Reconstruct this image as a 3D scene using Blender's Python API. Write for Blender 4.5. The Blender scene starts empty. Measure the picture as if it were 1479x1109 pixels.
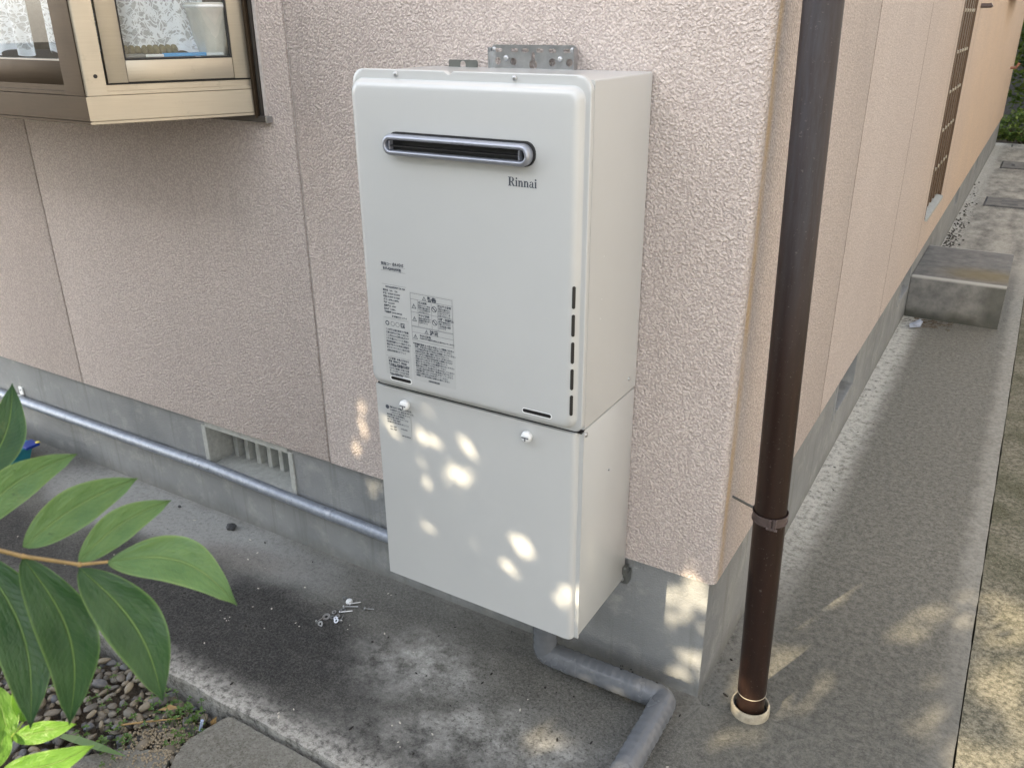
import bpy, bmesh, math, random
from mathutils import Vector, Matrix, noise
R = math.radians
scn = bpy.context.scene
C = scn.collection

# ------------------------------------------------------------------ camera
cam_d = bpy.data.cameras.new('camera'); cam = bpy.data.objects.new('camera', cam_d); C.objects.link(cam)
rt = Vector((0.85787537, 0.51381697, -0.00647814)); up = Vector((-0.19928697, 0.34429936, 0.91746534)); bk = rt.cross(up)
M4 = Matrix((rt, up, bk)).transposed().to_4x4(); M4.translation = Vector((0.39231, -1.46355, 1.41629))
cam.matrix_world = M4
cam_d.sensor_width = 36; cam_d.lens = 29.857; cam_d.clip_start = 0.02; cam_d.clip_end = 400
cam_d.dof.use_dof = True; cam_d.dof.focus_distance = 1.75; cam_d.dof.aperture_fstop = 18
scn.camera = cam

# ------------------------------------------------------------------ light
SUN = Vector((0.37, 1.0, -0.5)).normalized()          # direction the sunlight travels
world = bpy.data.worlds.new('World'); scn.world = world; world.use_nodes = True
wn = world.node_tree; bgn = wn.nodes['Background']
sky = wn.nodes.new('ShaderNodeTexSky'); sky.sky_type = 'NISHITA'; sky.sun_disc = False
sky.sun_elevation = math.asin(-SUN.z); sky.sun_rotation = math.atan2(-SUN.x, -SUN.y)
sky.air_density = 1.0; sky.dust_density = 1.5; sky.ozone_density = 1.0
hsv = wn.nodes.new('ShaderNodeHueSaturation'); hsv.inputs['Saturation'].default_value = 0.42     # milky, hazy sky
wn.links.new(sky.outputs[0], hsv.inputs['Color']); wn.links.new(hsv.outputs[0], bgn.inputs[0]); bgn.inputs[1].default_value = 0.15
sun_d = bpy.data.lights.new('sun', 'SUN'); sun_d.energy = 2.8; sun_d.angle = R(0.5); sun_d.color = (1.0, 0.83, 0.58)
sun = bpy.data.objects.new('sun', sun_d); C.objects.link(sun); sun.rotation_euler = SUN.to_track_quat('-Z', 'Y').to_euler(); sun.location = (-3, -6, 5)
scn.view_settings.view_transform = 'Standard'; scn.view_settings.look = 'None'; scn.view_settings.gamma = 1
scn.view_settings.exposure = 2.2

# ------------------------------------------------------------------ helpers
def link(o, parent=None):
    C.objects.link(o)
    if parent is not None:
        o.parent = parent
    return o
def tag(o, label=None, cat=None, group=None, kind=None):
    if label: o['label'] = label
    if cat: o['category'] = cat
    if group: o['group'] = group
    if kind: o['kind'] = kind
    return o
def empty(name, label, cat, loc=(0, 0, 0), group=None):
    o = bpy.data.objects.new(name, None); C.objects.link(o); o.location = loc; o.empty_display_size = .05
    return tag(o, label, cat, group)
def fin(name, bm, mat, parent=None, smooth=None, mw=None):
    """bmesh in world coordinates -> object (parent offset compensated)"""
    bmesh.ops.recalc_face_normals(bm, faces=bm.faces[:])
    me = bpy.data.meshes.new(name); bm.to_mesh(me); bm.free()
    return finm(name, me, mat, parent, smooth)
def finm(name, me, mat, parent=None, smooth=None):
    for m in (mat if isinstance(mat, (list, tuple)) else [mat]): me.materials.append(m)
    if smooth is not None:
        for p in me.polygons: p.use_smooth = True
        me.set_sharp_from_angle(angle=R(smooth))
    o = bpy.data.objects.new(name, me)
    if parent is not None:
        off = wloc(parent); me.transform(Matrix.Translation(-off))
    return link(o, parent)
def wloc(o):
    v = Vector(o.location)
    while o.parent is not None:
        o = o.parent; v += Vector(o.location)
    return v
def box(bm, lo, hi, bev=0, seg=2):
    lo = Vector(lo); hi = Vector(hi); c = (lo + hi) / 2; s = hi - lo
    r = bmesh.ops.create_cube(bm, size=1, matrix=Matrix.Translation(c) @ Matrix.Diagonal((*s, 1)))
    if bev:
        es = list({e for v in r['verts'] for e in v.link_edges})
        bmesh.ops.bevel(bm, geom=es, offset=bev, segments=seg, affect='EDGES', profile=.5)
def tube(bm, pts, r, n=16, caps=True, rfun=None):
    pts = [Vector(p) for p in pts]; rings = []
    prev = None
    for i, p in enumerate(pts):
        if i == 0: t = pts[1] - pts[0]
        elif i == len(pts) - 1: t = pts[-1] - pts[-2]
        else: t = (pts[i + 1] - pts[i]).normalized() + (pts[i] - pts[i - 1]).normalized()
        t.normalize()
        if prev is None:
            a = Vector((0, 0, 1)) if abs(t.z) < .9 else Vector((1, 0, 0)); x = a.cross(t).normalized()
        else:
            x = (prev - t * prev.dot(t)).normalized()
        prev = x; y = t.cross(x); rr = r[i] if isinstance(r, (list, tuple)) else r
        ring = []
        for k in range(n):
            a = 2 * math.pi * k / n
            q = rr * (rfun(i, k) if rfun else 1)
            ring.append(bm.verts.new(p + (x * math.cos(a) + y * math.sin(a)) * q))
        rings.append(ring)
    for a, b in zip(rings, rings[1:]):
        for k in range(n): bm.faces.new((a[k], a[(k + 1) % n], b[(k + 1) % n], b[k]))
    if caps:
        bm.faces.new(rings[0][::-1]); bm.faces.new(rings[-1])
def lathe(bm, prof, c, axis, n=24, cap0=True, cap1=True):
    """prof: list of (radius, height along axis)"""
    axis = Vector(axis).normalized(); a = Vector((0, 0, 1)) if abs(axis.z) < .9 else Vector((1, 0, 0))
    x = a.cross(axis).normalized(); y = axis.cross(x); c = Vector(c); rings = []
    for r, h in prof:
        rings.append([bm.verts.new(c + axis * h + (x * math.cos(2 * math.pi * k / n) + y * math.sin(2 * math.pi * k / n)) * r) for k in range(n)])
    for A, B in zip(rings, rings[1:]):
        for k in range(n): bm.faces.new((A[k], A[(k + 1) % n], B[(k + 1) % n], B[k]))
    if cap0: bm.faces.new(rings[0][::-1])
    if cap1: bm.faces.new(rings[-1])
def rrect(x0, x1, z0, z1, r, n=6):
    """rounded rectangle loop in the xz plane; r may be one radius or (bl, br, tr, tl)"""
    rs = r if isinstance(r, (tuple, list)) else (r,) * 4; out = []
    for (cx, cz, sx, sz, a0), q in zip(((x0, z0, 1, 1, 180), (x1, z0, -1, 1, 270), (x1, z1, -1, -1, 0), (x0, z1, 1, -1, 90)), rs):
        q = max(q, .0004)
        for k in range(n + 1):
            a = R(a0 + 90 * k / n); out.append((cx + sx * q + q * math.cos(a), cz + sz * q + q * math.sin(a)))
    return out
def loft(bm, loops, cap0=False, cap1=True, closed=False):
    """loops: list of (list of xz, y)"""
    rings = [[bm.verts.new((x, y, z)) for x, z in lp] for lp, y in loops]; n = len(rings[0])
    prs = list(zip(rings, rings[1:]))
    if closed: prs.append((rings[-1], rings[0]))
    for A, B in prs:
        for k in range(n): bm.faces.new((A[k], A[(k + 1) % n], B[(k + 1) % n], B[k]))
    if cap0: bm.faces.new(rings[0][::-1])
    if cap1: bm.faces.new(rings[-1])
def plate(name, outer, holes, th, mat, parent, place, bev=0.0):
    """flat plate with real holes (2D curve filled), place: Matrix"""
    cu = bpy.data.curves.new('tmp', 'CURVE'); cu.dimensions = '2D'; cu.fill_mode = 'BOTH'; cu.extrude = th / 2; cu.bevel_depth = bev
    for lp in [outer] + holes:
        sp = cu.splines.new('POLY'); sp.points.add(len(lp) - 1); sp.use_cyclic_u = True
        for p, (x, y) in zip(sp.points, lp): p.co = (x, y, 0, 1)
    me = tomesh(cu, place)
    return finm(name, me, mat, parent)
def tomesh(cu, place):
    o = bpy.data.objects.new('tmp', cu); C.objects.link(o)
    dg = bpy.context.evaluated_depsgraph_get(); dg.update()
    me = bpy.data.meshes.new_from_object(o.evaluated_get(dg)); bpy.data.objects.remove(o)
    me.materials.clear()
    me.transform(place); return me
def circ(cx, cy, rx, ry=None, n=14):
    ry = ry or rx
    return [(cx + rx * math.cos(2 * math.pi * k / n), cy + ry * math.sin(2 * math.pi * k / n)) for k in range(n)]
def joinm(name, meshes, mat, parent):
    bm = bmesh.new()
    for m in meshes: bm.from_mesh(m); bpy.data.meshes.remove(m)
    me = bpy.data.meshes.new(name); bm.to_mesh(me); bm.free()
    return finm(name, me, mat, parent)

# ------------------------------------------------------------------ node helpers
class G:
    def __init__(s, name):
        s.m = bpy.data.materials.new(name); s.m.use_nodes = True; s.t = s.m.node_tree
        s.b = s.t.nodes['Principled BSDF']; s.out = s.t.nodes['Material Output']
        s.pos = s.n('ShaderNodeNewGeometry').outputs['Position']
    def n(s, typ, **kw):
        nd = s.t.nodes.new(typ)
        for k, v in kw.items(): setattr(nd, k, v)
        return nd
    def l(s, a, b): s.t.links.new(a, b)
    def setin(s, sock, v):
        if hasattr(v, 'is_linked'): s.l(v, sock)
        else: sock.default_value = v
    def noise(s, sc, det=3, rough=.5, dist=0, vec=None, out='Fac'):
        nd = s.n('ShaderNodeTexNoise'); s.l(vec or s.pos, nd.inputs['Vector'])
        nd.inputs['Scale'].default_value = sc; nd.inputs['Detail'].default_value = det; nd.inputs['Roughness'].default_value = rough; nd.inputs['Distortion'].default_value = dist
        return nd.outputs[out]
    def voro(s, sc, feat='F1', vec=None, out='Distance', rnd=1):
        nd = s.n('ShaderNodeTexVoronoi', feature=feat); s.l(vec or s.pos, nd.inputs['Vector']); nd.inputs['Scale'].default_value = sc; nd.inputs['Randomness'].default_value = rnd
        return nd.outputs[out]
    def math(s, op, a, b=0, c=0, clamp=False):
        nd = s.n('ShaderNodeMath', operation=op); nd.use_clamp = clamp
        s.setin(nd.inputs[0], a); s.setin(nd.inputs[1], b); s.setin(nd.inputs[2], c); return nd.outputs[0]
    def mr(s, v, a, b, c=0., d=1., smooth=False):
        nd = s.n('ShaderNodeMapRange'); nd.interpolation_type = 'SMOOTHSTEP' if smooth else 'LINEAR'
        s.setin(nd.inputs[0], v); nd.inputs[1].default_value = a; nd.inputs[2].default_value = b; nd.inputs[3].default_value = c; nd.inputs[4].default_value = d
        return nd.outputs[0]
    def mix(s, f, a, b, mode='MIX'):
        nd = s.n('ShaderNodeMix', data_type='RGBA', blend_type=mode)
        def col(v): return (*v, 1) if isinstance(v, tuple) and len(v) == 3 else v
        s.setin(nd.inputs[0], f); s.setin(nd.inputs[6], col(a)); s.setin(nd.inputs[7], col(b)); return nd.outputs[2]
    def sep(s, v=None):
        nd = s.n('ShaderNodeSeparateXYZ'); s.l(v or s.pos, nd.inputs[0]); return nd.outputs
    def comb(s, x, y, z):
        nd = s.n('ShaderNodeCombineXYZ'); s.setin(nd.inputs[0], x); s.setin(nd.inputs[1], y); s.setin(nd.inputs[2], z); return nd.outputs[0]
    def scale(s, v, x, y, z):
        nd = s.n('ShaderNodeVectorMath', operation='MULTIPLY'); s.l(v, nd.inputs[0]); nd.inputs[1].default_value = (x, y, z); return nd.outputs[0]
    def bump(s, h, dist, strength=1, norm=None):
        nd = s.n('ShaderNodeBump'); nd.inputs['Strength'].default_value = strength; nd.inputs['Distance'].default_value = dist; s.l(h, nd.inputs['Height'])
        if norm: s.l(norm, nd.inputs['Normal'])
        return nd.outputs[0]
    def blob(s, cx, cy, rx, ry, soft=.5, wob=None, ang=0):
        """1 inside an ellipse on the ground, fading to 0"""
        X, Y, Z = s.sep(wob or s.pos)
        dx = s.math('SUBTRACT', X, cx); dy = s.math('SUBTRACT', Y, cy); ca, sa = math.cos(ang), math.sin(ang)
        u = s.math('ADD', s.math('MULTIPLY', dx, ca / rx), s.math('MULTIPLY', dy, sa / rx))
        v = s.math('SUBTRACT', s.math('MULTIPLY', dy, ca / ry), s.math('MULTIPLY', dx, sa / ry))
        d = s.math('SQRT', s.math('ADD', s.math('MULTIPLY', u, u), s.math('MULTIPLY', v, v)))
        return s.mr(d, 1 - soft, 1 + soft, 1, 0, True)
    def wobble(s, sc, amp):
        nz = s.noise(sc, 3, .6, out='Color')
        v = s.n('ShaderNodeVectorMath', operation='SUBTRACT'); s.l(nz, v.inputs[0]); v.inputs[1].default_value = (.5, .5, .5)
        w = s.n('ShaderNodeVectorMath', operation='MULTIPLY_ADD'); s.l(v.outputs[0], w.inputs[0]); w.inputs[1].default_value = (amp,) * 3; s.l(s.pos, w.inputs[2]); return w.outputs[0]
    def done(s, col=None, rough=.6, metal=0, norm=None, spec=None, **kw):
        if col is not None: s.setin(s.b.inputs['Base Color'], (*col, 1) if isinstance(col, tuple) and len(col) == 3 else col)
        s.setin(s.b.inputs['Roughness'], rough); s.setin(s.b.inputs['Metallic'], metal)
        if norm is not None: s.l(norm, s.b.inputs['Normal'])
        if spec is not None: s.b.inputs['Specular IOR Level'].default_value = spec
        for k, v in kw.items(): s.setin(s.b.inputs[k.replace('_', ' ')], v)
        return s.m
def plain(name, col, rough=.5, metal=0, var=.12, nsc=40, bsc=0, bd=.0003, **kw):
    g = G(name); f = g.noise(nsc, 4, .6)
    c = g.mix(g.mr(f, .3, .7), tuple(x * (1 - var) for x in col), tuple(min(1, x * (1 + var)) for x in col))
    nm = g.bump(g.noise(bsc, 3, .6), bd) if bsc else None
    return g.done(c, rough, metal, nm, **kw)

# ---- stucco
def m_stucco():
    g = G('stucco'); X, Y, Z = g.sep()
    w = g.wobble(110, .005)
    v1 = g.voro(200, 'SMOOTH_F1', vec=w); n1 = g.noise(240, 1.5, .5, .3, vec=w); n2 = g.noise(340, 2, .5)
    h1 = g.math('ADD', g.mr(v1, .62, .12, 0, .6, True), g.mr(n1, .36, .64, 0, .4, True))
    h = g.math('ADD', g.math('MULTIPLY', h1, .8), g.math('MULTIPLY', n2, .28))
    h = g.math('ADD', h, g.math('MULTIPLY', g.noise(9, 3, .5), .8))
    nm = g.bump(h, .0038, 1.0)
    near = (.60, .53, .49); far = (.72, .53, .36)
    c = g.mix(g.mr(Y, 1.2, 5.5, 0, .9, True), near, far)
    big = g.noise(2.2, 5, .6)
    c = g.mix(g.mr(h1, .62, .92, 0, .45), c, (.80, .72, .66))  # raised grains painted lighter to strengthen the relief lighting
    c = g.mix(g.mr(big, .3, .7, 0, .22), c, (.40, .34, .32))
    c = g.mix(g.mr(h1, .56, .16, 0, .50), c, (.34, .29, .265))      # relief shade painted dark into the hollows of the coat
    # warm grazing sunlight painted as an ochre strip behind the corner on the side wall
    warm_strip = g.math('MULTIPLY', g.math('MULTIPLY', g.mr(Y, .012, .022, 0, 1, True), g.mr(Y, .060, .030, 0, 1, True)), g.mr(g.noise(18, 4, .7, vec=g.scale(g.pos, 1, 1, .35)), .35, .6, .25, .75))
    c = g.mix(g.math('MULTIPLY', warm_strip, g.mr(X, -.01, -.002)), c, (.60, .42, .22))
    # rain streaks: fine vertical wear
    st = g.noise(7, 4, .65, vec=g.scale(g.pos, 5, 5, .25))
    c = g.mix(g.mr(st, .56, .72, 0, .16), c, (.30, .26, .235))
    spk = g.voro(70); c = g.mix(g.mr(spk, .05, .0, 0, .35), c, (.2, .15, .12))
    # grime hugging the panel seams
    for sx in (-1.06, -2.13):
        dx = g.math('ABSOLUTE', g.math('SUBTRACT', g.math('ADD', X, g.math('MULTIPLY', g.math('SUBTRACT', g.noise(14, 3, .6), .5), .012)), sx))
        front = g.mr(Y, .3, .2, 0, 1)
        c = g.mix(g.math('MULTIPLY', g.mr(dx, .0075, .001, 0, .5, True), front), c, (.22, .18, .15))
    for sy in (.952, 1.96, 2.96, 3.96):
        dy = g.math('ABSOLUTE', g.math('SUBTRACT', g.math('ADD', Y, g.math('MULTIPLY', g.math('SUBTRACT', g.noise(14, 3, .6), .5), .012)), sy))
        c = g.mix(g.mr(dy, .010, .002, 0, .6, True), c, (.24, .19, .15))
    return g.done(c, .88, 0, nm, spec=.25)
def m_foundation():
    g = G('foundation_render')
    h = g.math('ADD', g.noise(260, 3, .6), g.math('MULTIPLY', g.noise(38, 4, .6), .8))
    nm = g.bump(h, .0035, 1.0); X, Y, Z = g.sep()
    c = g.mix(g.mr(g.noise(3.5, 5, .62), .35, .68), (.225, .235, .238), (.30, .31, .31))
    c = g.mix(g.mr(g.noise(16, 4, .7), .52, .75, 0, .5), c, (.44, .44, .41))
    c = g.mix(g.mr(g.math('ADD', Z, g.math('MULTIPLY', g.noise(11, 4, .7), .08)), .10, .03, 0, .45, True), c, (.13, .125, .105))
    c = g.mix(g.mr(g.noise(8, 3, .6, vec=g.scale(g.pos, 5, 5, .3)), .56, .7, 0, .35), c, (.15, .155, .14))
    return g.done(c, .9, 0, nm, spec=.2)
def m_concrete():
    g = G('weathered_concrete'); w = g.wobble(5, .16); X, Y, Z = g.sep(); w2 = g.wobble(14, .05)
    n = g.noise(7, 6, .68); nf = g.noise(70, 4, .7); nff = g.noise(330, 3, .7)
    base = g.mix(g.mr(n, .32, .7), (.105, .103, .095), (.20, .197, .18))
    # grey mortar-pale zones
    pale = g.blob(-1.70, -.10, .62, .13, .35, w)
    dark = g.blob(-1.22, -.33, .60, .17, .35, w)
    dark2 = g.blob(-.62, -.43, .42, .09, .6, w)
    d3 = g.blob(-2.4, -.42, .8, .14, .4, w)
    white = g.blob(-.62, -.22, .15, .09, .8, w, .4)
    white2 = g.blob(-.38, -.36, .26, .09, .8, w, .3)
    brown = g.blob(-1.33, -.12, .16, .05, .8, w, .2)
    c = g.mix(pale, base, (.42, .43, .43))
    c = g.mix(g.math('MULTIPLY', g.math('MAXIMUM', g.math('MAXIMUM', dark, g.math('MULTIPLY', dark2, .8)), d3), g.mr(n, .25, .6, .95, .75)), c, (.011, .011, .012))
    c = g.mix(g.math('MULTIPLY', brown, .5), c, (.12, .09, .065))
    wm = g.math('MULTIPLY', g.math('MAXIMUM', white, white2), g.mr(g.noise(12, 6, .75), .40, .62))
    c = g.mix(g.math('MULTIPLY', wm, .95), c, (.66, .66, .64))
    # speckles of black lichen on the pale part
    sp = g.math('MULTIPLY', g.mr(g.noise(120, 3, .7), .54, .62), g.blob(-.33, -.22, .28, .22, .6, w))
    c = g.mix(g.math('MULTIPLY', sp, .75), c, (.05, .048, .04))
    # efflorescence along the outer edge and along the house side
    e1 = g.math('MULTIPLY', g.mr(g.sep(w2)[1], -.445, -.53, 0, 1, True), g.mr(g.noise(60, 5, .8), .36, .54))
    c = g.mix(g.math('MULTIPLY', e1, g.mr(X, -1.6, -1.0, .4, .95)), c, (.70, .69, .66))
    side = g.mr(Y, -.1, .25, 0, 1, True)
    e2 = g.math('MULTIPLY', g.math('MULTIPLY', g.mr(g.sep(w2)[0], .11, .015, 0, 1, True), side), g.mr(g.noise(34, 6, .8), .36, .52))
    c = g.mix(g.math('MULTIPLY', e2, g.mr(Y, .3, 1.0, .35, .85)), c, (.62, .62, .60))
    sidec = g.mix(g.mr(g.noise(55, 6, .85), .43, .58), (.125, .122, .10), (.30, .29, .25))
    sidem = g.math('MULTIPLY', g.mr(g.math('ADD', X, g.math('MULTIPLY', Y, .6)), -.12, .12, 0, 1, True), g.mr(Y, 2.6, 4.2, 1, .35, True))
    c = g.mix(g.math('MULTIPLY', sidem, .8), c, sidec)
    c = g.mix(g.math('MULTIPLY', e2, g.mr(Y, .3, 1.0, .3, .95)), c, (.78, .77, .72))
    rim = g.math('MULTIPLY', g.mr(g.sep(w2)[0], .425, .475, 0, 1, True), g.mr(g.noise(50, 4, .7), .3, .6, .35, 1))
    c = g.mix(g.math('MULTIPLY', rim, g.mr(Y, -.2, 1.2, .35, .9)), c, (.46, .45, .41))
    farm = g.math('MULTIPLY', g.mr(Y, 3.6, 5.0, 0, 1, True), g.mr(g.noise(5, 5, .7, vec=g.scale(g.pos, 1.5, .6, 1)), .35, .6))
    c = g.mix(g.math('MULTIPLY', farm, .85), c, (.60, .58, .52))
    grit = g.math('MULTIPLY', g.mr(g.math('ABSOLUTE', g.math('SUBTRACT', X, .04)), .07, .03), g.math('MULTIPLY', g.mr(Y, 3.9, 4.6), g.mr(g.noise(45, 4, .7), .5, .56)))
    c = g.mix(g.math('MULTIPLY', grit, g.mr(Y, 5.5, 8, .85, .2)), c, (.05, .045, .04))
    c = g.mix(g.mr(g.noise(150, 4, .85), .46, .56, 0, .5), c, g.mix(.6, c, (.42, .42, .40)))
    c = g.mix(g.mr(nf, .52, .36, 0, .45), c, g.mix(.6, c, (.02, .02, .019)))
    c = g.mix(g.mr(nff, .58, .68, 0, .75), c, (.34, .34, .32))
    c = g.mix(g.mr(g.noise(190, 2, .6), .36, .28, 0, .6), c, (.03, .03, .028))
    c = g.mix(1.0, c, (.80, .79, .76), 'MULTIPLY')
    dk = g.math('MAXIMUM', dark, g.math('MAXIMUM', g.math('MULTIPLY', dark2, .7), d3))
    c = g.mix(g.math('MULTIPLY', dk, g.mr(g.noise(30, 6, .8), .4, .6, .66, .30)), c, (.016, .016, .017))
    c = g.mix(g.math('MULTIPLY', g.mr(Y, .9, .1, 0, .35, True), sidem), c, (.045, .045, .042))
    h = g.math('ADD', g.math('MULTIPLY', nff, .35), g.math('ADD', g.math('MULTIPLY', nf, .5), g.math('MULTIPLY', n, 1.2)))
    return g.done(c, g.mr(nf, .3, .7, .62, .9), 0, g.bump(h, .005, 1.0), spec=.35)
def m_sideconc():
    g = G('mossy_concrete'); nf = g.noise(90, 4, .72); n = g.noise(5, 5, .65)
    c = g.mix(g.mr(nf, .38, .64), (.10, .095, .07), (.29, .27, .205))
    X, Y, Z = g.sep()
    c = g.mix(g.math('MULTIPLY', g.mr(n, .42, .6), g.mr(Y, .3, 1.2, .1, .6)), c, (.045, .052, .018))
    c = g.mix(g.mr(g.noise(300, 2, .6), .58, .7, 0, .7), c, (.40, .38, .31))
    return g.done(c, .9, 0, g.bump(g.math('ADD', nf, g.noise(260, 3, .7)), .003, .9), spec=.25)
def m_slab():
    g = G('rough_concrete'); nf = g.noise(130, 5, .75); n = g.noise(9, 5, .65)
    c = g.mix(g.mr(n, .35, .65), (.13, .125, .105), (.21, .205, .18))
    c = g.mix(g.mr(nf, .42, .62, 0, .7), c, (.30, .295, .265))
    c = g.mix(g.mr(g.noise(260, 3, .7), .40, .32, 0, .8), c, (.05, .048, .038))
    return g.done(c, .92, 0, g.bump(g.math('ADD', nf, g.noise(40, 4, .7)), .004, .9), spec=.25)
def m_step():
    g = G('step_concrete'); w = g.wobble(6, .1); X, Y, Z = g.sep()
    c = g.mix(g.mr(g.noise(14, 5, .7), .35, .65), (.12, .12, .115), (.21, .205, .19))
    c = g.mix(g.math('MULTIPLY', g.blob(.30, 3.25, .16, .12, .7, w), .65), c, (.19, .145, .06))
    wet_shade = g.math('MAXIMUM', g.mr(g.sep(w)[2], .06, .0, 0, 1, True), g.mr(g.sep(w)[0], .27, .36, 0, .8, True))
    wet_shade = g.math('MULTIPLY', wet_shade, g.mr(Y, 3.12, 3.10)); c = g.mix(g.math('MULTIPLY', wet_shade, .8), c, (.05, .052, .04))  # wet stains on the front face, deepened to paint in its shade
    rim = g.math('MULTIPLY', g.mr(Z, .2, .21), g.math('MAXIMUM', g.mr(Y, 3.115, 3.095), g.mr(Y, 3.765, 3.785)))
    c = g.mix(g.math('MULTIPLY', rim, .7), c, (.5, .49, .45))
    return g.done(c, .85, 0, g.bump(g.noise(80, 4, .7), .002, .8), spec=.3)
def m_enamel():
    g = G('cream_enamel'); n = g.noise(900, 2, .5); c = g.mix(g.mr(g.noise(4, 4, .6), .3, .7), (.50, .515, .512), (.525, .54, .535))
    return g.done(c, .34, 0, g.bump(n, .00015, .35), spec=.5, Coat_Weight=.5, Coat_Roughness=.1)
def m_anod(name, a, b, rough=.34):
    g = G(name); X, Y, Z = g.sep()
    st = g.noise(6, 4, .6, vec=g.scale(g.pos, 2, 2, 60)); sv = g.noise(6, 4, .7, vec=g.scale(g.pos, 40, 40, 1.2))
    c = g.mix(g.mr(st, .2, .8), a, b)
    c = g.mix(g.mr(g.noise(38, 5, .75), .60, .72, 0, .4), c, tuple(x * .6 for x in a))
    return g.done(c, g.mr(g.noise(20, 4, .6), .3, .7, rough - .02, rough + .08), .6, g.bump(st, .0002, .3))
def m_galv():
    g = G('galvanized_steel'); v = g.voro(90, out='Color'); n = g.noise(30, 5, .7)
    c = g.mix(g.mr(g.noise(55, 4, .7), .35, .65), (.25, .28, .33), (.34, .37, .42))
    c = g.mix(g.mr(n, .60, .74, 0, .8), c, (.50, .52, .54)); c = g.mix(g.mr(g.noise(70, 4, .7), .62, .72, 0, .8), c, (.10, .10, .11))
    return g.done(c, .48, .45, g.bump(n, .0006, .5))
def m_tape():
    g = G('grey_vinyl_tape'); X, Y, Z = g.sep()
    w = g.wobble(22, .03)
    n = g.noise(4, 4, .65, .5, vec=g.scale(g.pos, 60, 5, 5)); n2 = g.noise(26, 4, .6)
    c = g.mix(g.mr(n2, .3, .7), (.125, .135, .15), (.15, .16, .175))
    c = g.mix(g.mr(g.noise(16, 4, .7), .62, .8, 0, .2), c, (.22, .20, .18))
    return g.done(c, g.mr(g.noise(14, 3, .6), .35, .65, .12, .30), 0, g.bump(g.math('ADD', g.math('MULTIPLY', n, 1.0), g.math('MULTIPLY', n2, .4)), .0012, .8), spec=.6)
def m_brown():
    g = G('brown_pvc'); X, Y, Z = g.sep()
    ch = g.noise(14, 5, .7, vec=g.scale(g.pos, 10, 10, 1.0)); cz = g.mr(Z, .72, 1.25, 0, 1, True)
    c = g.mix(g.mr(g.noise(8, 4, .6, vec=g.scale(g.pos, 8, 8, 1)), .3, .7), (.016, .0085, .0065), (.026, .013, .009))
    chalk = g.math('MULTIPLY', g.mr(ch, .30, .68, .35, 1), cz)
    c = g.mix(g.math('MULTIPLY', chalk, .5), c, (.085, .09, .105))
    c = g.mix(g.math('MULTIPLY', g.mr(g.noise(180, 3, .7), .64, .72), .35), c, (.22, .2, .18))
    return g.done(c, g.math('ADD', g.math('MULTIPLY', chalk, .3), .36), 0, g.bump(ch, .0004, .4), spec=.35)
def m_leaf(name, top, under, vein, sss=.35, rough=.35):
    g = G(name); uv = g.n('ShaderNodeTexCoord').outputs['UV']; U, V, _ = g.sep(uv)
    av = g.math('ABSOLUTE', g.math('SUBTRACT', V, .5))
    mid = g.mr(av, .030, .010, 0, 1, True)
    # side veins leave the midrib at an angle
    ph = g.math('ADD', g.math('MULTIPLY', U, 22), g.math('MULTIPLY', av, -7))
    ph = g.math('ADD', ph, g.math('MULTIPLY', g.noise(6, 2, .5, vec=uv), .7))
    tri = g.math('ABSOLUTE', g.math('SUBTRACT', g.math('FRACT', ph), .5))
    side = g.mr(tri, .09, .0, 0, 1, True)
    n = g.noise(5, 4, .6, vec=uv); nf = g.noise(60, 4, .7)
    c = g.mix(g.mr(n, .3, .7), top, under)
    c = g.mix(g.math('MULTIPLY', side, .07), c, vein); c = g.mix(g.math('MULTIPLY', mid, .6), c, vein)
    edge = g.mr(av, .44, .5, 0, .55, True); c = g.mix(edge, c, vein)
    c = g.mix(g.mr(g.noise(28, 5, .75), .60, .72, 0, .35), c, (.22, .26, .09))
    c = g.mix(g.mr(g.noise(140, 3, .7), .66, .72, 0, .6), c, tuple(x * .5 for x in top))
    h = g.math('ADD', g.math('SUBTRACT', g.math('MULTIPLY', mid, -1.0), g.math('MULTIPLY', side, .14)), g.math('MULTIPLY', g.noise(5, 3, .6, vec=uv), 1.6))
    g.done(c, g.mr(nf, .3, .7, rough, rough + .15), 0, g.bump(h, .0016, .8), spec=.45)
    tr = g.n('ShaderNodeBsdfTranslucent'); g.l(c, tr.inputs[0]); ms = g.n('ShaderNodeMixShader'); ms.inputs[0].default_value = sss
    g.l(g.b.outputs[0], ms.inputs[1]); g.l(tr.outputs[0], ms.inputs[2]); g.l(ms.outputs[0], g.out.inputs[0]); return g.m
def m_foliage(name, a, b):
    g = G(name); oi = g.n('ShaderNodeNewGeometry').outputs['Random Per Island']
    c = g.mix(oi, a, b); g.done(c, .5)
    tr = g.n('ShaderNodeBsdfTranslucent'); g.l(c, tr.inputs[0]); ms = g.n('ShaderNodeMixShader'); ms.inputs[0].default_value = .3
    g.l(g.b.outputs[0], ms.inputs[1]); g.l(tr.outputs[0], ms.inputs[2]); g.l(ms.outputs[0], g.out.inputs[0]); return g.m
def m_glass():
    g = G('window_glass'); tr = g.n('ShaderNodeBsdfTransparent'); gl = g.n('ShaderNodeBsdfGlossy'); gl.inputs['Roughness'].default_value = .01
    lw_ = g.n('ShaderNodeLayerWeight'); lw_.inputs[0].default_value = .5; fr = g.math('MULTIPLY_ADD', g.math('POWER', lw_.outputs['Facing'], 5.0), .9, .04); ms = g.n('ShaderNodeMixShader')
    tr.inputs[0].default_value = (.93, .95, .95, 1)
    g.l(fr, ms.inputs[0]); g.l(tr.outputs[0], ms.inputs[1]); g.l(gl.outputs[0], ms.inputs[2]); g.l(ms.outputs[0], g.out.inputs[0]); return g.m
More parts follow.
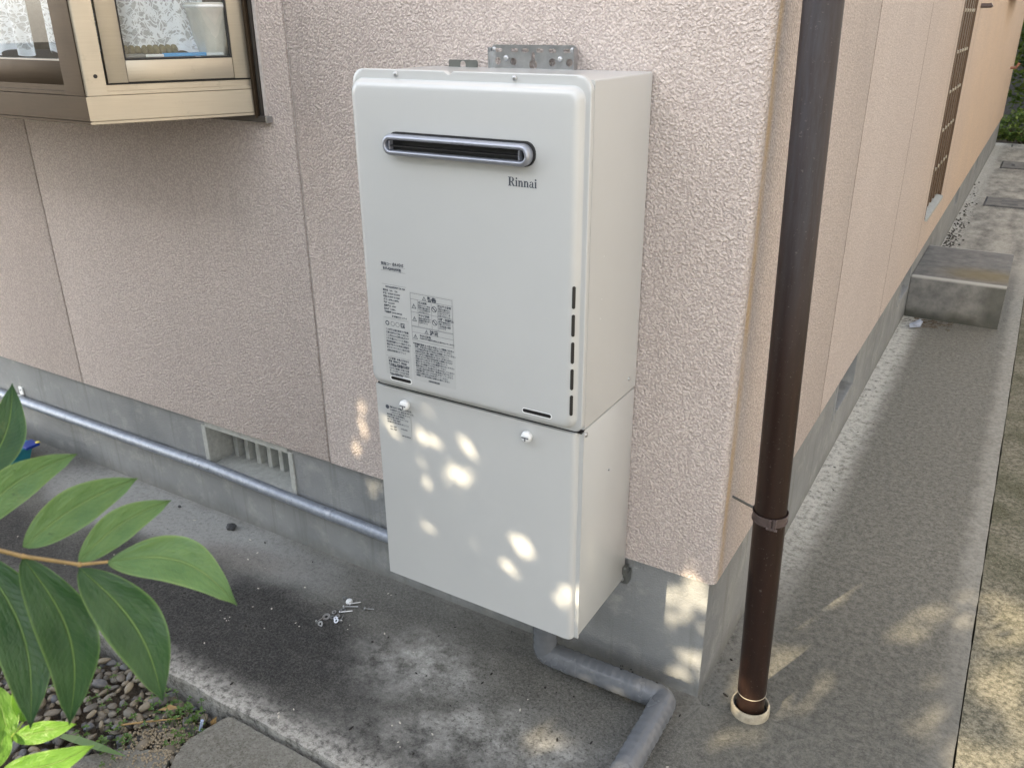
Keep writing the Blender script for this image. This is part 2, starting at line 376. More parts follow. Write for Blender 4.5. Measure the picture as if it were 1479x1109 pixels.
def m_lace():
    g = G('white_lace'); uv = g.n('ShaderNodeTexCoord').outputs['UV']
    nz = g.noise(9, 2, .5, vec=uv, out='Color')
    v = g.n('ShaderNodeVectorMath', operation='MULTIPLY_ADD'); g.l(nz, v.inputs[0]); v.inputs[1].default_value = (.10,) * 3; g.l(uv, v.inputs[2]); w = v.outputs[0]
    d1 = g.voro(7, vec=w); rose = g.math('SINE', g.math('MULTIPLY', d1, 46))
    flower = g.math('MULTIPLY', g.mr(d1, .42, .30), g.mr(rose, -.6, .3))
    vines = g.mr(g.voro(17, 'DISTANCE_TO_EDGE', vec=w), .085, .05)
    blobs = g.mr(g.noise(14, 2, .5, 1.5, vec=uv), .50, .56)
    net = g.mr(g.voro(150, 'DISTANCE_TO_EDGE', vec=uv), .22, .12, 0, .45)
    sheer = g.math('MAXIMUM', g.math('MAXIMUM', flower, vines), g.math('MAXIMUM', blobs, net))
    U, V, _ = g.sep(uv); hem = g.mr(V, .09, .05); sheer = g.math('MAXIMUM', sheer, hem)
    a = g.mr(sheer, 0, 1, .30, .97)
    g.done((.86, .89, .94), .85, Alpha=a, Subsurface_Weight=0.0)
    return g.m
def m_pebble():
    g = G('river_pebble'); oi = g.n('ShaderNodeObjectInfo').outputs['Random']; ri = g.n('ShaderNodeNewGeometry').outputs['Random Per Island']
    f = g.math('FRACT', g.math('ADD', oi, ri))
    r = g.n('ShaderNodeValToRGB'); g.l(f, r.inputs[0]); cr = r.color_ramp; cr.interpolation = 'LINEAR'
    cols = [(.15, .155, .16), (.08, .095, .12), (.25, .23, .18), (.13, .125, .115), (.26, .22, .15), (.09, .10, .12), (.17, .165, .15), (.20, .14, .10), (.035, .037, .045)]
    for i, cc in enumerate(cols):
        e = cr.elements[i] if i < 2 else cr.elements.new(.5)
        e.position = i / (len(cols) - 1); e.color = (*cc, 1)
    tc = g.n('ShaderNodeTexCoord').outputs['Object']
    n = g.noise(60, 4, .65, vec=g.pos); c = g.mix(g.mr(n, .35, .7, 0, .5), r.outputs[0], (.24, .22, .19)); c = g.mix(g.mr(g.noise(200, 3, .7), .6, .7, 0, .4), c, (.05, .045, .035))
    return g.done(c, .6, 0, g.bump(g.noise(300, 3, .6), .0006, .5), spec=.4)
def m_soil():
    g = G('garden_soil'); n = g.noise(40, 5, .75)
    c = g.mix(g.mr(n, .35, .65), (.05, .04, .028), (.13, .105, .075)); v = g.voro(160, out='Color')
    c = g.mix(.25, c, g.mix(g.mr(g.noise(210, 2, .5), .5, .6), (.08, .06, .04), (.24, .21, .17)))
    return g.done(c, .95, 0, g.bump(g.math('ADD', n, g.noise(170, 3, .7)), .006, 1))

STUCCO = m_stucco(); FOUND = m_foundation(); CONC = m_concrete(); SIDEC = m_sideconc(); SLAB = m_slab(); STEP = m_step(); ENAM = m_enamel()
BRONZE_LIT = m_anod('bronze_aluminium_lit', (.47, .42, .335), (.52, .47, .38)); BRONZE_SHADED = m_anod('bronze_aluminium_shaded', (.055, .038, .024), (.07, .05, .032))  # same bronze: lit tone for angled faces, front-face shade painted into the other
GALV = m_galv(); TAPE = m_tape(); BROWN = m_brown(); GLASS = m_glass(); LACE = m_lace(); PEB = m_pebble(); SOIL = m_soil()
STEEL = plain('zinc_steel', (.46, .47, .48), .32, .9, .15, 60, 150, .0002)
STEELD = plain('dull_steel_bracket', (.20, .21, .20), .42, .85, .1, 60)
BLACKP = plain('black_rubber', (.012, .012, .013), .5, 0); INK = plain('grey_print', (.055, .065, .085), .6, 0, .05); INKL = plain('light_grey_print', (.10, .11, .12), .6, 0, .05)
STICK = plain('clear_sticker', (.465, .48, .475), .42, 0, .02); SILV = plain('silver_trim', (.34, .36, .41), .33, .55, .05, 30)
WHITEP = plain('white_plastic', (.80, .82, .82), .35, 0, .03); CREAMP = plain('cream_pvc', (.37, .335, .26), .5, 0, .35, 45)
VENTC = plain('vent_concrete', (.40, .41, .385), .9, 0, .15, 60, 240, .0015); BANDP = plain('grey_brown_band', (.10, .075, .07), .42, .2, .15)
DARKIN = plain('dark_void', (.02, .02, .02), .9, 0); ROOM = plain('room_wall', (.30, .27, .22), .9, 0)
CAULK = plain('old_caulk', (.50, .46, .43), .8, 0, .15, 90, 200, .001); CHAN = plain('dark_channel', (.05, .045, .04), .4, .3)
GRASSM = m_foliage('weed_green', (.05, .12, .02), (.12, .22, .04)); CROWN = m_foliage('tree_leaves', (.035, .075, .02), (.09, .14, .035))
BUSH = m_foliage('bush_leaves', (.05, .11, .02), (.20, .27, .06)); BARK = plain('bark', (.10, .075, .05), .9, 0, .3, 30, 60, .004)
TWIG = plain('dry_straw', (.34, .23, .10), .8, 0, .25, 50); STEMM = plain('leaf_stalk', (.30, .20, .075), .5, 0, .2, 200); STEMG = plain('young_stalk', (.24, .33, .06), .5, 0, .2, 200)
LEAFD = m_leaf('mature_leaf', (.024, .074, .026), (.044, .108, .036), (.20, .33, .10), .22, .34)
LEAFU = m_leaf('skylit_leaf', (.085, .175, .055), (.13, .235, .075), (.27, .40, .14), .22, .30)  # mature leaf again, paler: skylight on the upper leaves painted in
LEAFB = m_leaf('young_leaf', (.13, .30, .03), (.19, .39, .045), (.34, .52, .13), .42, .34)
TEAL = plain('teal_plastic', (.02, .20, .26), .35, 0, .1); BLUEP = plain('blue_plastic', (.01, .04, .28), .35, 0, .1); YEL = plain('yellow_plastic', (.7, .6, .12), .4, 0)

# ================================================================== GROUND
o = None
bm = bmesh.new(); box(bm, (-60, -60, -.30), (60, 60, -.075)); tag(fin('ground', bm, SOIL), 'brown garden soil under everything', 'ground', kind='structure')
def polyslab(bm, pts, z0, z1):
    a = [bm.verts.new((x, y, z1)) for x, y in pts]; b = [bm.verts.new((x, y, z0)) for x, y in pts]; n = len(pts)
    bm.faces.new(a); bm.faces.new(b[::-1])
    for i in range(n): bm.faces.new((a[i], b[i], b[(i + 1) % n], a[(i + 1) % n]))
random.seed(3)
def edge(p, q, step, amp, sd=0):
    """jittered polyline from p to q (without q)"""
    p = Vector(p); q = Vector(q); L = (q - p).length; n = max(1, int(L / step)); nn = Vector((-(q - p).y, (q - p).x)).normalized(); out = []
    for i in range(n):
        f = i / n; v = p.lerp(q, f)
        a = amp * (noise.noise(Vector((v.x * 9, v.y * 9, sd))) + .6 * noise.noise(Vector((v.x * 40, v.y * 40, sd + 5)))) if i else 0
        out.append(tuple(v + nn * a))
    return out
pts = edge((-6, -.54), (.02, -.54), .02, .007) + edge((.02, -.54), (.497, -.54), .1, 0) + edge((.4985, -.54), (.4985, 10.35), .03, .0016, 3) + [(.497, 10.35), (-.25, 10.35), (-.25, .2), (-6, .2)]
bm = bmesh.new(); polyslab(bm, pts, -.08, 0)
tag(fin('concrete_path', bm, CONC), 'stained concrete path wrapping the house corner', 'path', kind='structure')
pts = edge((.5010, 10.35), (.5010, -.54), .03, .0016, 3)
pts = [(x + .001, y) for x, y in pts] + [(.503, -2.5), (2.6, -2.5), (2.6, 10.35)]
bm = bmesh.new(); polyslab(bm, pts, -.08, -.004)
tag(fin('side_paving', bm, SIDEC), 'mossy rough concrete strip right of the path', 'paving', kind='structure')

# ================================================================== HOUSE
house = empty('house', 'pink beige stucco house on a grey concrete foundation', 'house', (0, 0, 0))
HF = .3224; S = .016; TOP = 4.9
def part(name, bm, m, par=None, smooth=None): return fin(name, bm, m, par or house, smooth)
# foundation with recessed vent openings
def wall_grid(bm, axis, pos, thick, u0, u1, v0, v1, holes):
    """slab in plane (u,z) with rectangular holes; axis 'x': plane y=pos facing -y ; 'y': plane x=pos facing +x"""
    us = sorted({u0, u1, *[h[0] for h in holes], *[h[1] for h in holes]}); vs = sorted({v0, v1, *[h[2] for h in holes], *[h[3] for h in holes]})
    def P(u, v, d): return (u, pos + d, v) if axis == 'x' else (pos - d, u, v)
    vc = {}
    def V(u, v, d):
        k = (u, v, d)
        if k not in vc: vc[k] = bm.verts.new(P(u, v, d))
        return vc[k]
    def solid(i, j):
        if i < 0 or j < 0 or i >= len(us) - 1 or j >= len(vs) - 1: return False
        uc = (us[i] + us[i + 1]) / 2; vcx = (vs[j] + vs[j + 1]) / 2
        return not any(h[0] < uc < h[1] and h[2] < vcx < h[3] for h in holes)
    for i in range(len(us) - 1):
        for j in range(len(vs) - 1):
            if not solid(i, j): continue
            a, b, c, d = us[i], us[i + 1], vs[j], vs[j + 1]
            for dd in (0, thick): bm.faces.new((V(a, c, dd), V(b, c, dd), V(b, d, dd), V(a, d, dd)))
            for di, dj, p, q in ((-1, 0, (a, c), (a, d)), (1, 0, (b, c), (b, d)), (0, -1, (a, c), (b, c)), (0, 1, (a, d), (b, d))):
                if not solid(i + di, j + dj): bm.faces.new((V(*p, 0), V(*q, 0), V(*q, thick), V(*p, thick)))
bm = bmesh.new()
wall_grid(bm, 'x', S, .14, -6, -S, -.08, HF + .01, [(-1.586, -1.214, .152, .302)])
part('foundation', bm, FOUND)
bm = bmesh.new()
SV = [(1.30, 1.66, .15, .298), (2.70, 3.04, .155, .30), (5.15, 5.40, .155, .30), (6.85, 7.05, .155, .30)]
wall_grid(bm, 'y', -S, .14, S + .14, 10.1, -.08, HF + .01, SV)
part('foundation', bm, FOUND)
def vent(axis, u0, u1, z0, z1):
    def B(bm, a, b, c, d, e, f, bev=.0):   # u range, depth range (into wall), z range
        if axis == 'x': box(bm, (a, S + c, e), (b, S + d, f), bev)
        else: box(bm, (-S - d, a, e), (-S - c, b, f), bev)
    v = empty('vent', None, None, (0, 0, 0)); v.parent = house
    bm = bmesh.new(); t = .018
    B(bm, u0, u0 + t, -.004, .13, z0, z1, .002); B(bm, u1 - t, u1, -.004, .13, z0, z1, .002); B(bm, u0 + t, u1 - t, -.004, .13, z0 - .004, z0 + t, .002)
    B(bm, u0 + t, u1 - t, -.003, .13, z1 - .004, z1 + .02)
    fin('frame', bm, VENTC if axis == 'x' else FOUND, v)
    bm = bmesh.new(); B(bm, u0, u1, .128, .135, z0, z1); fin('dark_opening', bm, DARKIN, v)
    n = 7 if axis == 'x' else 3
    for i in range(n):
        c = u0 + t + (i + .55) * (u1 - u0 - 2 * t) / n
        bm = bmesh.new(); B(bm, c - .0085, c + .0085, .075, .110, z0 + t - .002, z1 - .002, .0015); fin('slat', bm, VENTC if axis == 'x' else CHAN, v)
vent('x', -1.586, -1.214, .152, .302)
for a, b, c, d in SV: vent('y', a, b, c, d)

# stucco panels (pieces of the cladding between vertical seams)
OPW = (-2.95, -1.175, 1.262, 2.36)       # opening behind the bay window (x0,x1,z0,z1)
T = .045
def fpanel(x0, x1, holes=(), rightcorner=False):
    bm = bmesh.new(); wall_grid(bm, 'x', 0, T, x0, x1, HF, TOP, holes)
    me_e = [e for e in bm.edges if abs(e.verts[0].co.y) < 1e-6 and abs(e.verts[1].co.y) < 1e-6 and ((abs(e.verts[0].co.x - x0) < 1e-6 and abs(e.verts[1].co.x - x0) < 1e-6) or (abs(e.verts[0].co.x - x1) < 1e-6 and abs(e.verts[1].co.x - x1) < 1e-6) or (abs(e.verts[0].co.z - HF) < 1e-6 and abs(e.verts[1].co.z - HF) < 1e-6))]
    bmesh.ops.recalc_face_normals(bm, faces=bm.faces[:])
    bmesh.ops.bevel(bm, geom=me_e, offset=.003, segments=2, affect='EDGES', profile=.5)
    return part('wall_panel', bm, STUCCO, smooth=40)
G1 = .0012
# L-shaped corner panel with a rounded arris: front part x[-1.06,0], side part y[0,.952]
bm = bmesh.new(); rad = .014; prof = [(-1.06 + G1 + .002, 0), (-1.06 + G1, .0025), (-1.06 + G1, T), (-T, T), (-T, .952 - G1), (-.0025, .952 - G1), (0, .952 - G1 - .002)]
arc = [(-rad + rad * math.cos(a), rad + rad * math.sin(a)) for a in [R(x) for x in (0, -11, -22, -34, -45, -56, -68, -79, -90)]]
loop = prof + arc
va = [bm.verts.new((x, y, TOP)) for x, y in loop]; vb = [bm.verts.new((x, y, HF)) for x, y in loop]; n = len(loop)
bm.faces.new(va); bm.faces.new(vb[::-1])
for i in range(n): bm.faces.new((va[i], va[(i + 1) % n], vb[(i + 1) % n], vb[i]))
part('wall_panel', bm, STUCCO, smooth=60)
fpanel(-2.13 + G1, -1.06 - G1, [(-2.13 + G1, OPW[1], OPW[2], OPW[3])]); fpanel(-3.2 + G1, -2.13 - G1, [(OPW[0], -2.13 - G1, OPW[2], OPW[3])]); fpanel(-4.3, -3.2 - G1); fpanel(-6, -4.3 - G1)
WY0, WY1, WZ0, WZ1 = 3.05, 3.74, .50, 2.0
def spanel(y0, y1, holes=()):
    bm = bmesh.new(); wall_grid(bm, 'y', 0, T, y0, y1, HF, TOP, holes); return part('wall_panel', bm, STUCCO)
ys = [.952, 1.96, 2.96, 3.96, 4.97, 5.98, 6.99, 8.0, 9.0, 10.1]
for a, b in zip(ys, ys[1:]): spanel(a + G1, b - G1, [(WY0, WY1, WZ0, WZ1)] if a < 3 < WY0 < b else [])
# seam backing
bm = bmesh.new(); 
for x in (-1.06, -2.13, -3.2, -4.3): box(bm, (x - .01, .0028, HF + .004), (x + .01, .03, 1.2 if x in (-2.13,) else TOP - .05))
for y in ys[:-1]: box(bm, (-.03, y - .01, HF + .004), (-.0022, y + .01, TOP - .05))
part('seam_filler', bm, CAULK)
# back / interior shell, roof
bm = bmesh.new(); box(bm, (-5.9, 10.0, .0), (-.1, 10.05, TOP)); box(bm, (-6.0, .2, 0), (-5.95, 10.0, TOP)); part('back_wall', bm, STUCCO)
bm = bmesh.new(); box(bm, (-6.1, -.1, TOP + .002), (.1, 10.2, TOP + .14)); part('roof', bm, BRONZE_SHADED)
bm = bmesh.new(); box(bm, (-4.2, 1.6, .3), (-.3, 1.62, 2.8)); box(bm, (-4.2, .08, .3), (-4.18, 1.6, 2.8)); box(bm, (-.32, .08, .3), (-.3, 1.6, 2.8)); box(bm, (-4.2, .08, 2.8), (-.3, 1.62, 2.82)); box(bm, (-4.2, .08, .28), (-.3, 1.62, .3))
part('room_interior', bm, ROOM)

# side window in its reveal, with bars
bcols = plain('brown_bars', (.105, .065, .038), .42, .3, .1)
sw = empty('side_window', None, None); sw.parent = house
bm = bmesh.new(); q = .012
box(bm, (-.13, WY1 - q, WZ0), (.001, WY1 - .0005, WZ1)); box(bm, (-.13, WY0 + .0005, WZ0), (.001, WY0 + q, WZ1)); fin('frame', bm, bcols, sw)
bm = bmesh.new(); vs = [bm.verts.new(p) for p in ((.012, WY0 + q, WZ0 - .012), (.012, WY1 - q, WZ0 - .012), (-.11, WY1 - q, WZ0 + .028), (-.11, WY0 + q, WZ0 + .028), (.012, WY0 + q, WZ0 + .002), (.012, WY1 - q, WZ0 + .002))]
bm.faces.new((vs[4], vs[5], vs[2], vs[3])); bm.faces.new((vs[0], vs[1], vs[5], vs[4])); bm.faces.new((vs[0], vs[4], vs[3])); bm.faces.new((vs[1], vs[2], vs[5])); bm.faces.new((vs[0], vs[3], vs[2], vs[1]))
fin('sill', bm, VENTC, sw)
bm = bmesh.new(); box(bm, (-.125, WY0 + q, WZ0), (-.12, WY1 - q, WZ1)); fin('pane', bm, plain('dark_obscure_glass', (.03, .03, .03), .15, 0), sw)
bcols = plain('brown_bars', (.105, .065, .038), .42, .3, .1)
for i, y in enumerate((3.12, 3.24, 3.36, 3.48, 3.60, 3.70)):
    bm = bmesh.new(); box(bm, (-.045, y - .02, WZ0 + .03), (-.010, y + .02, WZ1), .002); fin('bar', bm, bcols, sw)
    for z in (.711, .896, 1.072, 1.248, 1.426, 1.604):
        bm = bmesh.new(); box(bm, (-.013, y - .006, z - .009), (-.0055, y + .022, z + .006), .002); fin('rail_cap', bm, CREAMP, sw)
for z in (.711, .896, 1.072, 1.248, 1.426, 1.604):
    bm = bmesh.new(); box(bm, (-.048, WY0 + q, z - .008), (-.036, WY1 - q, z + .008)); fin('rail', bm, bcols, sw)
bm = bmesh.new(); tube(bm, [(-.03, 3.95, 1.447), (.045, 3.95, 1.447), (.052, 3.95, 1.452)], .012, 14); fin('stub_pipe', bm, BANDP, house, 50)
bm = bmesh.new(); box(bm, (.001, 6.45, 1.53), (.075, 7.2, 2.3), .004); box(bm, (.076, 6.5, 1.50), (.10, 7.5, 2.3), .003); part('window_hood', bm, plain('tan_metal', (.42, .27, .13), .45, .2))
bm = bmesh.new(); tube(bm, [(-.01, 9.3, .88), (.05, 9.3, .885), (.075, 9.3, .93)], .014, 8); part('wall_hook', bm, plain('faded_red', (.30, .14, .09), .6))

# ------------------------------------------------------------------ bay window
bay = empty('bay_window', None, None); bay.parent = house
C1 = Vector((-1.334, -.319, 0)); C2 = Vector((-1.163, .001, 0)); dA = (C2 - C1); LA = dA.length; dA.normalize(); nA = Vector((dA.y, -dA.x, 0))
XL = -3.0; FD = Vector((-1, 0, 0)); nF = Vector((0, -1, 0))
def pris(bm, o, d, n, s0, s1, z0, z1, t0, t1, bev=0):
    """box on a face: along d from s0..s1, out of the face t0..t1"""
    b2 = bmesh.new(); box(b2, (s0, t0, z0), (s1, t1, z1), bev, 2)
    m = Matrix((d, n, Vector((0, 0, 1)))).transposed().to_4x4(); m.translation = o
    b2.transform(m); me = bpy.data.meshes.new('t'); b2.to_mesh(me); b2.free(); bm.from_mesh(me); bpy.data.meshes.remove(me)
def face_part(name, o, d, n, boxes, mat, smooth=30):
    bm = bmesh.new()
    for bx in boxes: pris(bm, o, d, n, *bx)
    return fin(name, bm, mat, bay, smooth)
ZT = 2.38
# base band (angled and front), mitred at C1
def band(name, z0, z1, out, mat_a, mat_f, depth=.03):
    mit = (nA + nF).normalized(); k = 1 / mit.dot(nF)
    for nm, far, n, m in ((name, C2, nA, mat_a), (name, C1 + FD * (C1.x - XL), nF, mat_f)):
        bm = bmesh.new(); a = C1 + mit * k * out; b = far + n * out; c = far + n * (out - depth); e = C1 + mit * k * (out - depth)
        lo = [bm.verts.new((p.x, p.y, z0)) for p in (a, b, c, e)]; hi = [bm.verts.new((p.x, p.y, z1)) for p in (a, b, c, e)]
        bm.faces.new(lo); bm.faces.new(hi)
        for i in range(4): bm.faces.new((lo[i], lo[(i + 1) % 4], hi[(i + 1) % 4], hi[i]))
        es = [ed for ed in bm.edges if abs(ed.verts[0].co.z - ed.verts[1].co.z) < 1e-6]
        bmesh.ops.bevel(bm, geom=es, offset=.0012, segments=2, affect='EDGES')
        fin(nm, bm, m, bay, 30)
band('base_band', 1.2155, 1.2655, 0, BRONZE_LIT, BRONZE_SHADED); band('base_lip', 1.209, 1.2145, .001, BRONZE_LIT, BRONZE_SHADED); band('track', 1.2665, 1.274, -.004, BRONZE_LIT, BRONZE_SHADED)
band('track', 1.274, 1.286, -.010, BRONZE_LIT, BRONZE_SHADED)
band('top_band', ZT, ZT + .07, 0, BRONZE_LIT, BRONZE_SHADED)
# corner post: one angled and one front face meeting in a rounded arris
bm = bmesh.new(); outl = []
mit = (nA + nF).normalized()
pc = C1 - nA * .004 + dA * .0; 
arcc = C1 - mit * .012 / mit.dot(nF)
a0 = math.atan2(nF.y, nF.x); a1 = math.atan2(nA.y, nA.x)
arc = [(arcc.x + .010 * math.cos(a0 + (a1 - a0) * k / 5), arcc.y + .010 * math.sin(a0 + (a1 - a0) * k / 5)) for k in range(6)]
f_end = C1 + FD * .070 - nF * .002; a_end = C1 + dA * .044 - nA * .002
outl = [(f_end.x, f_end.y)] + arc + [(a_end.x, a_end.y), (a_end.x - nA.x * .03, a_end.y - nA.y * .03), (f_end.x, f_end.y + .03)]
va = [bm.verts.new((x, y, 1.2665)) for x, y in outl]; vb = [bm.verts.new((x, y, ZT - .001)) for x, y in outl]
bm.faces.new(va); bm.faces.new(vb[::-1])
for i in range(len(outl)): bm.faces.new((va[i], va[(i + 1) % len(outl)], vb[(i + 1) % len(outl)], vb[i]))
me = bpy.data.meshes.new('corner_post'); bmesh.ops.recalc_face_normals(bm, faces=bm.faces[:])
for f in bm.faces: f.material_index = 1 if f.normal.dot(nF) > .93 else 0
bm.to_mesh(me); bm.free(); finm('corner_post', me, [BRONZE_LIT, BRONZE_SHADED], bay, 35)
bm = bmesh.new(); c = C1 + dA * .026 - nA * .0017; lathe(bm, [(.0042, 0), (.0042, .0004)], (c.x, c.y, 1.305), nA, 16); fin('screw_hole', bm, BLACKP, bay)
# angled sash
face_part('sash_stile', C1, dA, nA, [(.049, .089, 1.290, ZT - .004, -.028, -.004, .0012)], BRONZE_LIT)
face_part('sash_stile', C1, dA, nA, [(.3135, .352, 1.290, ZT - .004, -.028, -.004, .0012)], BRONZE_LIT)
face_part('bottom_rail', C1, dA, nA, [(.0895, .313, 1.291, 1.334, -.026, -.0055, .0012)], BRONZE_LIT)
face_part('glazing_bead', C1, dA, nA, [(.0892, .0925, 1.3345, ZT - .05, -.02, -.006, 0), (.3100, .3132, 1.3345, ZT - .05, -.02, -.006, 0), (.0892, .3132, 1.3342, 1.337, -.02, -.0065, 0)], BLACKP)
face_part('top_rail', C1, dA, nA, [(.0895, .313, ZT - .05, ZT - .004, -.026, -.0055, .0012)], BRONZE_LIT)
face_part('track_shadow_gap', C1, dA, nA, [(.046, .352, 1.2865, 1.2895, -.028, -.012, 0)], BLACKP)
face_part('pane', C1, dA, nA, [(.0925, .3100, 1.337, ZT - .05, -.016, -.012, 0)], GLASS)
face_part('jamb', C1, dA, nA, [(.3545, .3605, 1.209, ZT + .07, -.02, .002, 0)], CHAN)
bm = bmesh.new(); box(bm, (-1.166, -.018, 1.203), (-1.158, .0, ZT + .08), .001); fin('jamb', bm, BRONZE_SHADED, bay)
bm = bmesh.new(); box(bm, (-1.1565, -.010, 1.200), (-1.150, .0, ZT + .08), .001); fin('jamb', bm, CHAN, bay)
bm = bmesh.new(); box(bm, (-1.1495, -.004, 1.195), (-1.139, .0025, ZT + .09), .001); fin('caulk_line', bm, CAULK, bay)
# front sash
C1f = C1
face_part('bottom_rail', C1f, FD, nF, [(.0705, 1.55, 1.286, 1.334, -.030, -.010, .001)], BRONZE_SHADED)
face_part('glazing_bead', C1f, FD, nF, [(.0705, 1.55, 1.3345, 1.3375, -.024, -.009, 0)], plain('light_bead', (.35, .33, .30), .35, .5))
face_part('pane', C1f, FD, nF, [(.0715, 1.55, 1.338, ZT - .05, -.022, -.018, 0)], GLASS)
face_part('top_rail', C1f, FD, nF, [(.0705, 1.55, ZT - .05, ZT, -.030, -.010, .001)], BRONZE_SHADED)
# bay floor, roof, and dark slab under it with the rail that runs into the wall
def hexa(bm, z0, z1, inset=0.03):
    a = C1 - mit * inset; pts = [(XL + .001, a.y), (a.x, a.y), (C2.x - .025, .001), (C2.x - .025, .12), (XL + .001, .12)]
    polyslab(bm, pts, z0, z1)
bm = bmesh.new(); hexa(bm, 1.211, 1.262, .032); fin('bay_floor', bm, plain('bay_underside', (.17, .14, .10), .7), bay)
bm = bmesh.new(); hexa(bm, ZT + .001, ZT + .06, .032); fin('bay_roof', bm, BRONZE_SHADED, bay)
bm = bmesh.new(); box(bm, (-2.95, -.016, 1.194), (-1.135, .0, 1.2075), .002); fin('under_rail', bm, CHAN, bay)
bm = bmesh.new(); box(bm, (-1.1345, -.017, 1.1935), (-1.129, .001, 1.2075), .001); fin('rail_end', bm, STEEL, bay)
bm = bmesh.new(); box(bm, (XL - .02, -.319, 1.209), (XL, .0, ZT + .07)); fin('end_wall', bm, BRONZE_SHADED, bay)

# things inside the window
def curtain(name, label, p0, p1, z0, z1, waves, amp, uoff, par=None, skew=0):
    bm = bmesh.new(); uvl = bm.loops.layers.uv.new('uv'); nx, nz = 90, 40; P0 = Vector(p0); P1 = Vector(p1); d = (P1 - P0); L = d.length; d.normalize(); nn = Vector((d.y, -d.x, 0)); g = []
    for j in range(nz + 1):
        row = []
        for i in range(nx + 1):
            s = i / nx; t = j / nz
            w = math.sin(s * waves * 6.28 + 1.1 * math.sin(s * 7)) * amp * (1.3 - .5 * t) + amp * .5 * math.sin(s * 23 + t * 3)
            z = z0 + (z1 - z0) * t + (.007 * math.sin(s * 19) + skew * s) * (1 - t)
            p = P0 + d * (s * L) + nn * w; row.append(bm.verts.new((p.x, p.y, z)))
        g.append(row)
    for j in range(nz):
        for i in range(nx):
            f = bm.faces.new((g[j][i], g[j][i + 1], g[j + 1][i + 1], g[j + 1][i])); f.smooth = True
            for lp, (a, b) in zip(f.loops, ((i, j), (i + 1, j), (i + 1, j + 1), (i, j + 1))): lp[uvl].uv = (uoff + a / nx * L * 4, b / nz * (z1 - z0) * 4 + .01)
    me = bpy.data.meshes.new(name); bm.to_mesh(me); bm.free(); me.materials.append(LACE)
    ob = bpy.data.objects.new(name, me); C.objects.link(ob); return tag(ob, label, 'curtain', 'lace curtains in the bay window')
curtain('lace_curtain', 'white floral lace curtain behind the pale angled pane right of the corner post', C1 + dA * .05 - nA * .055, C1 + dA * .275 - nA * .055, 1.352, 2.3, 3.2, .006, 0, skew=-.012)
curtain('lace_curtain', 'white lace curtain behind the dark framed front pane, nearest the corner post', (-1.52, -.255, 0), (-1.37, -.262, 0), 1.345, 2.3, 2, .005, 1.3)
curtain('lace_curtain', 'white lace curtain behind the dark framed front pane, at the left edge of the photo', (-1.95, -.25, 0), (-1.575, -.258, 0), 1.345, 2.3, 5, .007, 2.2)
v = empty('white_vase', 'white fluted pottery vase behind the angled pane beside the curtain', 'vase', tuple(C1 + dA * .285 - nA * .055 + Vector((0, 0, 1.263))))
bm = bmesh.new(); c = v.location
n = 40; prof = [(.030, 0), (.032, .01), (.026, .03), (.028, .07), (.040, .12), (.046, .165), (.050, .172), (.050, .182), (.044, .184)]
rings = [[bm.verts.new(Vector((c.x, c.y, c.z + h)) + Vector((math.cos(6.2832 * k / n), math.sin(6.2832 * k / n), 0)) * r * (1 + (.03 * math.sin(k * math.pi / 2) if .02 < h < .165 else 0))) for k in range(n)] for r, h in prof]
for A, B in zip(rings, rings[1:]):
    for k in range(n): bm.faces.new((A[k], A[(k + 1) % n], B[(k + 1) % n], B[k]))
bm.faces.new(rings[0][::-1]); fin('body', bm, plain('glazed_white', (.62, .61, .56), .25, 0, .08), v, 60)
bm = bmesh.new(); tube(bm, [c + Vector((0, 0, .176)) + Vector((math.cos(a), math.sin(a), 0)) * .048 for a in [k * math.pi / 12 for k in range(24)]] + [c + Vector((.048, 0, .176))], .004, 8); fin('rim', bm, WHITEP, v, 60)
# folded blue and white paper packet
bm = bmesh.new()
for i, (s0, s1, mi) in enumerate(((.095, .135, 2), (.135, .172, 0), (.172, .262, 1), (.262, .30, 0))):
    b2 = bmesh.new(); pris(b2, C1, dA, nA, s0, s1, 1.3385, 1.3455 - .0015 * (i % 2), -.045, -.020, .001)
    for f in b2.faces: f.material_index = mi
    me = bpy.data.meshes.new('t'); b2.to_mesh(me); b2.free(); bm.from_mesh(me); bpy.data.meshes.remove(me)
me = bpy.data.meshes.new('packet'); bm.to_mesh(me); bm.free()
tag(finm('paper_packet', me, [WHITEP, plain('sky_blue_paper', (.05, .35, .75), .5, 0, .05), plain('grey_paper', (.22, .22, .21), .6, 0)]), 'blue and white paper packet lying inside the angled pane', 'packet')
bm = bmesh.new(); 
for i in range(9):
    s = .10 + i * .0125; p = C1 + dA * s - nA * .050; lathe(bm, [(.004, -.008), (.0105, -.004), (.0115, 0), (.0105, .004), (.004, .008)], (p.x, p.y, 1.352), dA, 10)
tag(fin('woven_rope', bm, plain('olive_rope', (.17, .145, .07), .8, 0, .3, 120, 200, .002), None, 60), 'olive brown woven rope lying under the lace curtain', 'rope')
bm = bmesh.new(); hexa(bm, 1.2655, 1.334, .040); tag(fin('display_shelf', bm, plain('dark_shelf', (.05, .055, .07), .4)), 'dark shelf board inside the bay window under the curtains', 'shelf')

